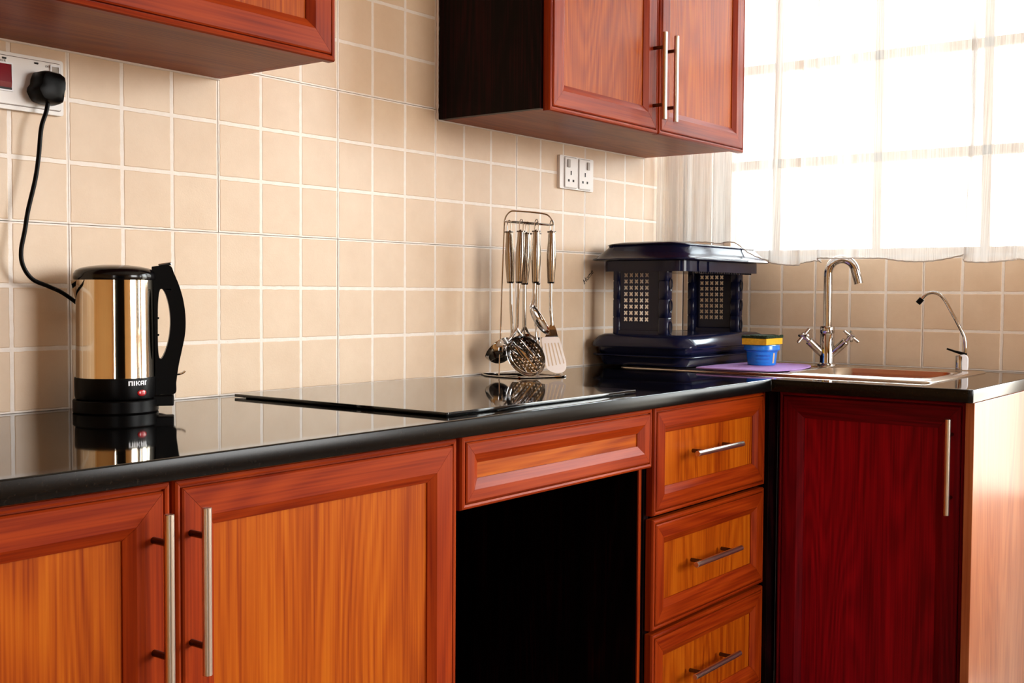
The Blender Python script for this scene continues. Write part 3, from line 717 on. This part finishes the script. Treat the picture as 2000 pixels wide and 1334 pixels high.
# handwriting on the wall tile next to the rack
me = text_mesh('Home', .021); me.transform(Matrix.Translation((1.522, -.0006, 1.132)) @ Matrix.Rotation(R(90), 4, 'X') @ Matrix.Rotation(R(38), 4, 'Z') @ Matrix.Shear('XZ', 4, (0, 0)) )
me.materials.append(mat_hole); o = link('wall_writing', me); tag(o, 'small slanted black writing on the tiles left of the dish rack', 'lettering')

# ------------------------------------------------------------------ sockets
so = thing('double_socket', 'white double power socket with two rocker switches under the wall cabinet', 'socket', (1.448, 0, 1.4035))
me = shape2d([[(p[0], p[1]) for p in rrect(-.0775, .0775, -.0425, .0425, .004, 0, 4)]], .009, 'plate'); me.transform(Matrix.Rotation(R(90), 4, 'X')); me.materials.append(mat_white)
o = link('plate', me, so); bev(o, .003, 3)
for cx_ in (-.031, .034):
    me = shape2d([[(p[0], p[1]) for p in rrect(cx_ - .0265, cx_ + .0265, -.0375, .0375, .003, 0, 4)]], .0028, 'socket_face'); me.transform(Matrix.Translation((0, -.0092, 0)) @ Matrix.Rotation(R(90), 4, 'X')); me.materials.append(mat_white)
    f_ = link('socket_face', me, so); bev(f_, .0014, 2)
    sgn = -1 if cx_ < 0 else 1
    xx = cx_ + sgn * .013
    for q in (0,):
        b_ = MB().box(xx - .0055, xx + .0055, -.0158, -.0119, .0125, .0330); b_.build('rocker', mat_grey_rocker, f_, bevel=.0012)
    b_ = MB().box(cx_ - .002, cx_ + .002, -.0126, -.0118, -.006, .0045).build('earth_slot', mat_hole, f_, smooth=False)
    for dx_ in (-.0105, .0105):
        MB().box(cx_ + dx_ - .0032, cx_ + dx_ + .0032, -.0126, -.0118, -.0235, -.0175).build('pin_slot', mat_hole, f_, smooth=False)
    ringp = rrect(cx_ - .0285, cx_ + .0285, -.0395, .0395, .004, 0, 4)
    b_ = MB().tube([(p[0], -.0090, p[1]) for p in ringp + [ringp[0]]], .0006, 5, cap=False).build('face_joint', mat_print, f_)

cs = thing('cooker_switch', 'white cooker control plate with red rocker, at the left picture edge', 'switch', (-.088, 0, 1.414))
me = shape2d([[(p[0], p[1]) for p in rrect(-.074, .074, -.0435, .0435, .004, 0, 4)]], .010, 'plate'); me.transform(Matrix.Rotation(R(90), 4, 'X')); me.materials.append(mat_white)
o = link('plate', me, cs); bev(o, .0035, 3)
me = shape2d([[(p[0], p[1]) for p in rrect(-.068, .0680, -.0355, .0370, .002, 0, 4)]], .0022, 'inner_plate'); me.transform(Matrix.Translation((0, -.0101, 0)) @ Matrix.Rotation(R(90), 4, 'X')); me.materials.append(mat_white)
o = link('inner_plate', me, cs); bev(o, .0008, 2)
ringp = rrect(-.0690, .0690, -.0365, .0380, .003, 0, 4)
MB().tube([(p[0], -.0100, p[1]) for p in ringp + [ringp[0]]], .0006, 5, cap=False).build('plate_joint', mat_print, cs)
def rocker(x0, x1, z0, z1, mat, nm, lab):
    me = shape2d([[(x0 - .0022, z0 - .0022), (x1 + .0022, z0 - .0022), (x1 + .0022, z1 + .0022), (x0 - .0022, z1 + .0022)], [(x0, z0), (x1, z0), (x1, z1), (x0, z1)]], .0022, 'rocker_frame')
    me.transform(Matrix.Translation((0, -.0124, 0)) @ Matrix.Rotation(R(90), 4, 'X')); me.materials.append(mat_white_rim); link('rocker_frame', me, cs)
    zm = z0 + .3 * (z1 - z0)
    b = MB().add([(x0, -.0128, z1), (x1, -.0128, z1), (x1, -.0150, zm), (x0, -.0150, zm), (x1, -.0128, z0), (x0, -.0128, z0), (x0, -.0120, z1), (x1, -.0120, z1), (x0, -.0120, z0), (x1, -.0120, z0)],
             [(0, 1, 2, 3), (3, 2, 4, 5), (0, 3, 5, 8, 6), (1, 7, 9, 4, 2), (0, 6, 7, 1), (5, 4, 9, 8)]).build(nm, mat, cs, smooth=False)
    b['label'] = lab
    MB().box(x0 + .0005, x1 - .0005, -.0150, -.0126, z0 + .0002, z0 + .0032).build('rocker_shade', mat_hole, cs, smooth=False)
rocker(-.052, -.015, -.0145, .0245, mat_red, 'rocker', 'red rocker')
rocker(.0515, .0640, .0080, .0320, mat_grey_rocker, 'rocker', 'small grey rocker')
for xx in (-.026, .0265): MB().tube([(xx - .003, -.0124, .0330), (xx + .003, -.0124, .0330)], .0015, 10).build('indicator', mat_hole, cs)
for s_, xx, zz, sz in (('COOKER', -.034, .0270, .0052), ('OFF', .0455, .0290, .0048)):
    me = text_mesh(s_, sz); me.transform(Matrix.Translation((xx, -.0126, zz)) @ Matrix.Rotation(R(90), 4, 'X')); me.materials.append(mat_print); link('lettering', me, cs)

# ------------------------------------------------------------------ kettle and its power base
KC = (.026, -.086)
KR = rz_from((.831, -.556))
pb = thing('kettle_power_base', 'round black power base under the kettle, with a cord to the wall', 'kettle base', (*KC, .900), KR)
MB().lathe([(0, .0), (.0640, .0), (.0655, .002), (.0655, .019), (.0645, .0205), (.0600, .0210), (0, .0210)], n=64, cap=False).build('dock', mat_black, pb, angle=30)
b_ = MB(); pts = [(.055, -.022), (.088, -.024), (.090, .012), (.055, .014)]
b_.rings([[(x, y, .0085) for x, y in pts], [(x, y, .0255) for x, y in pts]]); b_.build('cord_outlet', mat_black, pb, bevel=.002, smooth=False)
mi_ = Matrix.Translation((*KC, .900)) @ Matrix.Rotation(KR, 4, 'Z'); inv = mi_.inverted()
def loc_(p): return inv @ Vector(p)
# plug: rounded body with the flex leaving downwards
pxc, pzc = -.074, 1.4085
b_ = MB(); prof = [(-.0215, -.016), (-.017, -.022), (-.006, -.0245), (.012, -.0255), (.0205, -.022), (.0225, -.008), (.0245, -.002), (.0250, .010), (.0235, .019), (.016, .0235), (-.004, .0250), (-.0150, .0215), (-.0190, .012), (-.0200, .004), (-.0245, -.002), (-.0255, -.008)]
def rg(s_, y): return [loc_((pxc + .020 + x * s_, y, pzc + z * s_)) for x, z in prof]
PY = -.0150
b_.rings([rg(1.0, PY), rg(1.03, PY - .006), rg(1.03, PY - .016), rg(.97, PY - .026), rg(.86, PY - .032), rg(.55, PY - .034)]).build('plug', mat_black, pb, angle=50)
cb = [(-.054, PY - .018, 1.388), (-.058, PY - .018, 1.370), (-.067, -.034, 1.344), (-.072, -.034, 1.300), (-.078, -.034, 1.264), (-.090, -.033, 1.215), (-.0955, -.033, 1.185), (-.102, -.033, 1.153), (-.099, -.033, 1.130), (-.084, -.033, 1.110), (-.054, -.028, 1.099), (-.022, -.020, 1.087), (.02, -.012, 1.060), (.055, -.011, 1.02), (.09, -.012, .96), (.115, -.022, .920), (.112, -.070, .9135), (.104, -.115, .914), (.095, -.131, .915)]
MB().tube([loc_(p) for p in spline(cb, 8)], .0034, 12).build('cord', mat_black, pb)

kt = thing('kettle', 'brushed steel electric kettle with black lid and handle, on left worktop', 'kettle', (*KC, .9212), KR)
# in this frame x is to the right of the picture, -y is towards the camera
MB().lathe([(.0608, .034), (.0606, .036), (.0600, .100), (.0592, .186), (.0590, .189)], n=72, cap=False).build('body', mat_kettle, kt)
MB().lathe([(0, .0), (.0585, .0), (.0615, .002), (.0625, .006), (.0628, .032), (.0622, .0345), (.0600, .035), (0, .035)], n=72, cap=False).build('lower_ring', mat_black, kt, angle=30)
b_ = MB(); b_.lathe([(.0580, .1885), (.0625, .1888), (.0632, .192), (.0628, .198), (.0600, .2035), (.052, .2075), (.038, .2105), (.020, .2125), (0, .2130)], n=72, cap=False)
b_.build('lid', mat_black_gloss, kt, angle=40)
# pouring lip at the left
b_ = MB().rings([[(-.054, -.012, .160), (-.054, .012, .160), (-.0605, .0, .160)], [(-.054, -.020, .188), (-.054, .020, .188), (-.0665, 0, .188)]]); b_.build('spout', mat_kettle, kt)
# water window: the black upright strip on the front
def strip(a0, a1, z0, z1, dr, name, mt, k=10):
    b = MB(); rows = []
    for z, rr in ((z0, .0608 - .002 * (z0 - .036) / .15), (z1, .0608 - .002 * (z1 - .036) / .15)):
        rows.append([((rr + dr) * math.cos(R(a0 + (a1 - a0) * i / k)), (rr + dr) * math.sin(R(a0 + (a1 - a0) * i / k)), z) for i in range(k + 1)])
        rows[-1] += [((rr - .001) * math.cos(R(a1 - (a1 - a0) * i / k)), (rr - .001) * math.sin(R(a1 - (a1 - a0) * i / k)), z) for i in range(k + 1)]
    b.rings(rows); return b.build(name, mt, kt, angle=40)
# handle: one closed loop casting, built as an outline with a hole, then rounded
outer_ = spline([(.056, .2105, 0), (.070, .2125, 0), (.0845, .2120, 0), (.0900, .200, 0), (.0980, .180, 0), (.1045, .155, 0), (.1075, .128, 0), (.1065, .102, 0), (.1010, .074, 0), (.0960, .050, 0), (.0925, .025, 0), (.0905, .0065, 0), (.0700, .0055, 0), (.0600, .0070, 0), (.0600, .05, 0), (.0590, .12, 0), (.0580, .175, 0), (.0560, .200, 0), (.056, .2105, 0)], 5)[:-1]
inner_ = spline([(.0665, .168, 0), (.0690, .1745, 0), (.0735, .1730, 0), (.0790, .160, 0), (.0830, .140, 0), (.0840, .118, 0), (.0815, .095, 0), (.0760, .075, 0), (.0700, .063, 0), (.0660, .066, 0), (.0645, .085, 0), (.0645, .12, 0), (.0650, .150, 0), (.0665, .168, 0)], 5)[:-1]
me = shape2d([[(p.x, p.y) for p in outer_], [(p.x, p.y) for p in inner_]], .028, 'handle')
me.transform(Matrix.Translation((0, .014, 0)) @ Matrix.Rotation(R(90), 4, 'X')); me.materials.append(mat_black)
o = link('handle', me, kt); bev(o, .0065, 4, 60); shade(me, 30)
for z in (.128, .101): MB().cyl((.0640, -.0115, z), (.0665, -.0115, z), .0016, n=10).build('level_mark', mat_black_gloss, o)
MB().add([(.066, -.010, .2125), (.087, -.010, .2130), (.087, .010, .2130), (.066, .010, .2125), (.0655, -.009, .2150), (.0860, -.010, .2185), (.0860, .010, .2185), (.0655, .009, .2150)], [(0,3,2,1),(4,5,6,7),(0,1,5,4),(1,2,6,5),(2,3,7,6),(3,0,4,7)]).build('lid_switch', mat_chrome, kt, bevel=.001, smooth=False)
# white maker's name and the red lamp on the lower ring, wrapped round it
def glyph_boxes():
    # cells 5 high; strokes as rectangles (x0,x1,y0,y1) in stroke units
    return {'N': (3.4, [(0, .9, 0, 3.6), (.9, 2.9, 2.8, 3.6), (2.0, 2.9, 0, 2.8)]), 'I': (1.5, [(0, .9, 0, 3.6)]),
            'K': (3.3, [(0, .9, 0, 3.6), (.9, 1.5, 1.4, 2.2), (1.5, 2.1, 2.0, 2.9), (1.9, 2.8, 2.8, 3.6), (1.5, 2.1, .7, 1.6), (1.9, 2.8, 0, .8)]),
            'A': (3.4, [(0, .9, 0, 3.0), (.4, 2.9, 2.8, 3.6), (2.0, 2.9, 0, 2.8), (.9, 2.0, 1.1, 1.8)]),
            'J': (1.9, [(0, .9, 0, 3.6), (.9, 1.6, 2.8, 3.6)])}
G = glyph_boxes(); b_ = MB(); cur = 0; u_ = .0335 / 13.6
for ch in 'NIKAJ':
    wd, bx_ = G[ch]
    for x0, x1, y0, y1 in bx_:
        a0 = -90 + 17 + math.degrees((cur + x0) * u_ / .0632); a1 = -90 + 17 + math.degrees((cur + x1) * u_ / .0632)
        hz_ = .0072 / 3.6
        wrap(b_, a0, a1, .0235 + y0 * hz_, .0235 + y1 * hz_, lambda z: .0632, 0, 3)
    cur += wd
b_.build('lettering', plain('white_print', (.9, .9, .95), .4), kt, smooth=False)
b_ = MB(); c_a = R(-90 + 38)
ring = [[((.0622 + h) * math.cos(c_a + math.cos(2*PI*k/20) * .135 * s_), (.0622 + h) * math.sin(c_a + math.cos(2*PI*k/20) * .135 * s_), .0115 + .0048 * s_ * math.sin(2*PI*k/20)) for k in range(20)] for h, s_ in ((0, 1), (.0012, 1), (.0020, .8), (.0023, .4))]
b_.rings(ring).build('lamp', mat_lamp, kt)

# small chrome hook on the wall behind the kettle
hk = thing('wall_hook', 'small chrome hook on the wall just behind the kettle', 'hook', (.185, 0, .948))
MB().tube(spline([(-.012, -.001, .000), (-.010, -.016, .0005), (.000, -.028, 0), (.008, -.032, .0015), (.013, -.034, .005)], 5), .0034, 10, flat=.6).build('arm', mat_chrome, hk)
MB().cyl((-.012, 0, 0), (-.012, -.003, 0), .007).build('rosette', mat_chrome, hk)

# ------------------------------------------------------------------ utensil stand
# frame of the stand: x to the right of the picture, y away from the camera
S = 848.0
STX, STY = 1.090, -.1245
SR = rz_from((.606, -.795))
def P(px, py, dy=0.0): return ((px - 1045) / S, dy, (734 - py) / S)
us = thing('utensil_stand', 'chrome wire utensil stand against the tiled wall', 'utensil stand', (STX, STY, .900), SR)
W_ = .0017
b_ = MB(); rb = .0020
base = spline([(-.112, .052, rb), (-.094, -.012, rb), (-.033, -.062, rb), (.0, -.060, rb), (.076, -.016, rb), (.079, .0, rb), (.070, .030, rb), (.0, .065, rb), (-.05, .070, rb), (-.112, .052, rb)], 6)
b_.tube(base, .0020, 8); b_.tube([(-.071, -.030, rb + .001), (.078, .0, rb + .001)], .0016, 8)
b_.build('base_wire', mat_chrome, us)
b_ = MB()
up = [P(985, 731, -.02), P(986, 700, -.018), P(988, 620, -.012), P(990, 540, -.004), P(993, 450, 0), P(994, 430, 0), P(998, 419, 0), P(1005, 412.5, 0), P(1013, 411, 0), P(1045, 413, 0), P(1070, 416, 0), P(1080, 420, 0), P(1086, 428, 0), P(1089, 437, 0)]
b_.tube(spline(up, 5), .0017, 10); b_.build('upright', mat_chrome, us)
b_ = MB(); n = 40
hp = [(.0565 * math.cos(2*PI*k/n) - .0045, .022 * math.sin(2*PI*k/n), (734 - 434.5) / S - .004 * math.cos(2*PI*k/n) * 1.0) for k in range(n + 1)]
b_.tube(hp, .0017, 8, cap=False)
b_.build('hanging_hoop', mat_chrome, us)
def grip(b, x, y, zt, zb, tilt=0.0, mi=0):
    """tapered hollow steel grip with end collars from zt (top) to zb; x at bottom = x+tilt"""
    L_ = zt - zb; pr = [(0, .0060), (.0, .0098), (.012, .0100), (.013, .0076), (.20, .0088), (.42, .0110), (.62, .0106), (.95, .0084), (.975, .0082), (.99, .0070), (1.0, .0040)]
    b.tube([(x + tilt * f, y, zt - L_ * f) for f, _ in pr], [r_ for _, r_ in pr], 20, mi=mi)
def loop_hook(b, x, y, zt, tilt=0):
    z = zt
    b.tube(spline([(x - .0042, y, z), (x - .0042, y - .001, z + .018), (x - .002, y - .004, z + .0265), (x + .002, y - .004, z + .0265), (x + .0042, y - .001, z + .018), (x + .0042, y, z)], 5), .0011, 8)
ZT = (734 - 452) / S; ZB = (734 - 551) / S
def utensil(name, label, px_top, px_bot, dy, dz=0.0):
    root = thing(name, label, 'utensil', tuple(mi2 @ Vector(((px_bot - 1045) / S, dy, 0))), SR, 'steel utensils hanging on the stand')
    t_ = (px_bot - px_top) / S
    b = MB(); grip(b, -t_, 0, ZT + dz, ZB + dz, t_); b.build('grip', mat_grip, root, angle=30)
    MB().tube([(-t_, 0, ZT + dz - .0005), (-t_, 0, ZT + dz + .0022)], .0104, 20).build('collar', mat_post, root)
    MB().tube([(0, 0, ZB + dz - .0008), (0, 0, ZB + dz + .0030)], [.0072, .0087], 20).build('collar', mat_post, root)
    b = MB(); loop_hook(b, -t_, 0, ZT + dz); b.build('hanging_loop', mat_chrome, root)
    return root
mi2 = Matrix.Translation((STX, STY, .900)) @ Matrix.Rotation(SR, 4, 'Z')
def Q(px, py, x0, dy=0.0): return ((px - x0) / S, dy, (734 - py) / S)
def bowl_surface(b, c, n_, up, ra, rb_, depth, k=28, m=7, th=.0012, lip=.002, mi=0):
    """oval bowl: rim centred c, opening normal n_, long axis up; ra along up, rb across"""
    n_ = Vector(n_).normalized(); up = Vector(up); up = (up - n_ * up.dot(n_)).normalized(); sd = up.cross(n_); c = Vector(c)
    def rg(f, d): return [c + (up * math.cos(2*PI*q/k) * ra + sd * math.sin(2*PI*q/k) * rb_) * f - n_ * d for q in range(k)]
    inn = [rg(math.cos(PI/2*i/m) if i < m else .02, depth * math.sin(PI/2*i/m)) for i in range(m + 1)]
    outt = [rg((math.cos(PI/2*i/m) if i < m else .02) + th / ra * .8, depth * math.sin(PI/2*i/m) + th) for i in range(m, -1, -1)]
    b.rings(inn + outt + [rg(1 + lip / ra, -.0002)] + [inn[0]], cap=False)
    b.add(inn[-1], [tuple(range(k))]); b.add(outt[0], [tuple(range(k))])
# 1 ladle, leftmost; bowl seen from outside
x0 = 1006; r_ = utensil('ladle', 'steel soup ladle, leftmost on the stand, bowl turned away', 1003, x0, .010)
b = MB().tube(spline([Q(1007, 549, x0), Q(1008, 600, x0), Q(1010, 640, x0), Q(1009, 655, x0), Q(1003, 664, x0, -.004)], 5), [.0040] * 21, 12); b.build('shaft', mat_chrome, r_)
b = MB(); bowl_surface(b, Q(982, 680, x0, .004), (-.60, .42, .68), (.78, 0, .62), .034, .034, .034); b.build('bowl', mat_chrome, r_, angle=60)
# 2 skimmer
x0 = 1021; r_ = utensil('skimmer', 'steel skimmer with a round pierced disc, second from left on stand', 1026.5, 1023, -.020)
x0 = 1023
b = MB().tube(spline([Q(1023, 549, x0), Q(1020, 600, x0), Q(1019, 635, x0), Q(1014, 648, x0, -.002), Q(1009, 657, x0, -.003)], 5), .0038, 12); 
b.tube(spline([Q(1019, 640, x0), Q(1024, 648, x0, -.002), Q(1030, 655, x0, -.003)], 4), .003, 10); b.build('shaft', mat_chrome, r_)
sk_c = Vector(Q(1040, 690, x0, -.006))
ra, rb_ = .0505, .0390
ax_u = Vector((.62, 0, -.78)).normalized(); ax_v = Vector((.74, -.30, .59)); ax_v = (ax_v - ax_u * ax_v.dot(ax_u)).normalized(); ax_n = ax_u.cross(ax_v).normalized()
if ax_n.y > 0: ax_n = -ax_n
T_ = Matrix((ax_u, ax_v, ax_u.cross(ax_v))).transposed().to_4x4(); T_.translation = sk_c
loops = [[(.046 * math.cos(2*PI*k/40), .036 * math.sin(2*PI*k/40)) for k in range(40)]]
for i in range(-4, 5):
    for j in range(-4, 5):
        hx, hy = i * .0088 + (j % 2) * .0044, j * .0076
        if (hx / .041) ** 2 + (hy / .0315) ** 2 < 1: loops.append([(hx + .0016 * math.cos(2*PI*k/8), hy + .0016 * math.sin(2*PI*k/8)) for k in range(8)])
me = shape2d(loops, .0010, 'disc')
for v in me.vertices:      # gentle dish
    q = (v.co.x / .046) ** 2 + (v.co.y / .036) ** 2
    v.co.z += .004 * q
me.transform(T_); me.materials.append(mat_chrome); o = link('pierced_disc', me, r_); shade(me, 40)
b = MB(); k = 48
sg_ = 1
rgs = []
for f, d in ((.915, .0038), (.96, .0050), (1.04, .010), (1.10, .0155), (1.115, .0160), (1.06, .0100), (.975, .0040), (.92, .0030)):
    rgs.append([T_ @ Vector((.046 * f * 1.0 * math.cos(2*PI*q/k), .036 * f * 1.04 * math.sin(2*PI*q/k), d)) for q in range(k)])
b.rings(rgs, cap=False); b.build('rim', mat_chrome, r_, angle=60)
# 3 large spoon behind
x0 = 1034; r_ = utensil('serving_spoon', 'steel serving spoon, dark shaft behind the pierced skimmer', 1039, x0, .020, -.003)
b = MB().tube(spline([Q(1034, 551, x0), Q(1034, 610, x0), Q(1034, 638, x0)], 5), .0048, 14)
b.tube(spline([Q(1033, 636, x0), Q(1028, 648, x0), Q(1022, 657, x0)], 4), .0026, 8); b.tube(spline([Q(1035, 636, x0), Q(1041, 648, x0), Q(1048, 657, x0)], 4), .0026, 8)
b.tube([Q(1034, 636, x0), Q(1034, 655, x0)], [.0046, .0085], 14, flat=.35); b.build('shaft', mat_chrome, r_)
b = MB(); bowl_surface(b, Q(1038, 676, x0, .004), (0, .95, .25), (.2, 0, 1), .029, .025, .016); b.build('bowl', mat_chrome, r_, angle=60)
# 4 small spoon on its side
x0 = 1055; r_ = utensil('serving_spoon', 'steel spoon with a sideways-tilted oval bowl, between skimmer and turner', 1056, x0, -.024)
b = MB().tube(spline([Q(1053, 549, x0), Q(1052, 575, x0), Q(1050, 588, x0), Q(1047.5, 597, x0)], 5), [.0042] * 14 + [.0048, .0055], 12); b.build('shaft', mat_chrome, r_)
b = MB(); bowl_surface(b, Q(1065, 621, x0, -.002), (.80, -.32, .50), (-.46, 0, .89), .0395, .0215, .014); b.build('bowl', mat_chrome, r_, angle=60)
# 5 fork behind it
x0 = 1058; r_ = utensil('pasta_fork', 'steel pasta fork, mostly hidden behind the sideways-tilted spoon', 1058, x0, .022, -.003)
b = MB().tube(spline([Q(1058, 551, x0), Q(1057.5, 600, x0), Q(1057, 636, x0)], 5), .0040, 12); b.tube([Q(1057, 634, x0), Q(1057, 650, x0), Q(1058, 662, x0)], [.0040, .0075, .0140], 14, flat=.35); b.build('shaft', mat_chrome, r_)
b = MB()
for q in range(5): b.tube([Q(1048 + q * 5, 658, x0), Q(1046 + q * 6, 676, x0, -.002), Q(1047 + q * 5.6, 690, x0, -.010)], [.0022, .0020, .0012], 8)
b.build('tines', mat_chrome, r_)
# 6 slotted turner
x0 = 1085; r_ = utensil('slotted_turner', 'steel turner with five-slotted blade, rightmost on the stand', 1086, x0, -.006)
b = MB().tube(spline([Q(1085, 550, x0), Q(1085.5, 600, x0), Q(1088, 634, x0)], 5), .0040, 12)
b.rings([[Q(1084, 632, x0, -.003), Q(1092, 632, x0, -.003), Q(1092, 632, x0, .003), Q(1084, 632, x0, .003)],
         [Q(1080, 643, x0, -.003), Q(1096, 641, x0, -.003), Q(1096, 641, x0, .001), Q(1080, 643, x0, .001)],
         [Q(1074, 657, x0, -.001), Q(1100, 656, x0, -.001), Q(1100, 656, x0, .001), Q(1074, 657, x0, .001)]]); b.build('shaft', mat_chrome, r_)
def U(px, py): return ((px - x0) / S, (734 - py) / S)
out_ = spline([(*U(1067, 660), 0), (*U(1071, 657), 0), (*U(1085, 656.5), 0), (*U(1099, 657), 0), (*U(1103, 661), 0), (*U(1110, 685), 0), (*U(1115.5, 706), 0), (*U(1115, 719), 0), (*U(1108, 725.5), 0), (*U(1095, 726.5), 0), (*U(1083, 722), 0), (*U(1077, 714), 0), (*U(1072, 690), 0), (*U(1067, 660), 0)], 5)[:-1]
loops = [[(p.x, p.y) for p in out_]]
for q in range(5):
    xa, ya_ = U(1074.5 + q * 6.3, 669.5 - q * .3); xb_, yb_ = U(1082.0 + q * 7.3, 713 - q * 1.4); hw = .00155
    dx, dz = xb_ - xa, yb_ - ya_; ln = math.hypot(dx, dz); nx, nz = -dz / ln * hw, dx / ln * hw; tx, tz = dx / ln * hw, dz / ln * hw
    loops.append([(xa + nx, ya_ + nz), (xa - tx, ya_ - tz), (xa - nx, ya_ - nz), (xb_ - nx, yb_ - nz), (xb_ + tx, yb_ + tz), (xb_ + nx, yb_ + nz)])
me = shape2d(loops, .0014, 'blade'); me.transform(Matrix.Translation((0, -.004, 0)) @ Matrix.Rotation(R(90), 4, 'X'))
tl = Matrix.Translation(Vector((0, 0, .09))) @ Matrix.Rotation(R(-6), 4, 'X') @ Matrix.Translation(Vector((0, 0, -.09))); me.transform(tl)
me.materials.append(plain('blade_steel', (.82, .78, .75), .28, 1.0)); link('blade', me, r_)

# ------------------------------------------------------------------ sheer curtain on a rod
cu_root = thing('curtain', 'sheer white gathered curtain hanging over the bright window', 'curtain', (1.86, -.6, 1.18))
ctl = [ # y, x offset, hem z
 (-.004, .006, 1.239), (-.035, -.006, 1.239), (-.070, .012, 1.239), (-.105, .018, 1.239), (-.118, .000, 1.239), (-.109, -.010, 1.239), (-.128, -.014, 1.239), (-.165, .004, 1.239), (-.20, .012, 1.234), (-.235, .006, 1.238),
 (-.268, -.006, 1.230), (-.30, -.002, 1.206), (-.335, .004, 1.190), (-.362, .010, 1.184), (-.370, .002, 1.182), (-.360, -.006, 1.180), (-.385, -.012, 1.175), (-.425, -.012, 1.171), (-.448, -.004, 1.171), (-.440, .008, 1.174), (-.455, .012, 1.178),
 (-.497, -.002, 1.182), (-.512, -.010, 1.178), (-.503, -.018, 1.186), (-.520, -.028, 1.188), (-.56, -.030, 1.187), (-.600, -.024, 1.187), (-.612, -.010, 1.188), (-.604, .000, 1.188), (-.63, .006, 1.187), (-.67, .004, 1.186), (-.71, -.004, 1.180), (-.75, -.002, 1.177),
 (-.79, .006, 1.178), (-.83, .010, 1.184), (-.868, .006, 1.192), (-.884, -.002, 1.195), (-.874, -.012, 1.180), (-.890, -.016, 1.174), (-.93, -.014, 1.173), (-.97, -.010, 1.176), (-.992, -.002, 1.179), (-.982, .008, 1.182), (-1.00, .012, 1.180),
 (-1.03, .004, 1.177), (-1.06, -.008, 1.18)]
line = spline([(a, b2, c) for a, b2, c in ctl], 7)
nz_ = 46; ZTOP = 2.30
vs = []; fs = []; uvs = []
arc = [0]
for i in range(1, len(line)): arc.append(arc[-1] + math.hypot(line[i].x - line[i-1].x, line[i].y - line[i-1].y))
for j in range(nz_ + 1):
    t_ = j / nz_
    for i, p in enumerate(line):
        z = p.z + (ZTOP - p.z) * t_
        g_ = 1 - .15 * t_
        drift = .030 * math.sin(p.x * 9 + 1.0) * t_ + .012 * math.sin(p.x * 23 + t_ * 2.5) * t_
        y = min(-.003, p.x + drift * (0 if p.x > -.04 else 1)); x_ = p.y * g_ + .004 * math.sin(p.x * 70 + 5 * t_) * t_ + .0012 * math.sin(p.x * 260 + 9 * t_)
        vs.append((x_, y + .6, z - 1.18)); uvs.append((arc[i], z))
nl = len(line)
for j in range(nz_):
    for i in range(nl - 1): fs.append((j * nl + i, j * nl + i + 1, (j + 1) * nl + i + 1, (j + 1) * nl + i))
me = bpy.data.meshes.new('cloth'); me.from_pydata(vs, [], fs); me.materials.append(mat_curtain)
uv = me.uv_layers.new(name='UVMap')
for l_ in me.loops: uv.data[l_.index].uv = uvs[l_.vertex_index]
me.shade_smooth(); link('cloth', me, cu_root)
MB().tube([(v[0], v[1], v[2] + .0006 * math.sin(i * 1.7)) for i, v in enumerate(vs[:nl])], .0016, 6).build('hem', mat_hem, cu_root)
MB().cyl((.0, .595, ZTOP + .01 - 1.18), (.0, -.55, ZTOP + .01 - 1.18), .010).build('rod', mat_bars, cu_root)
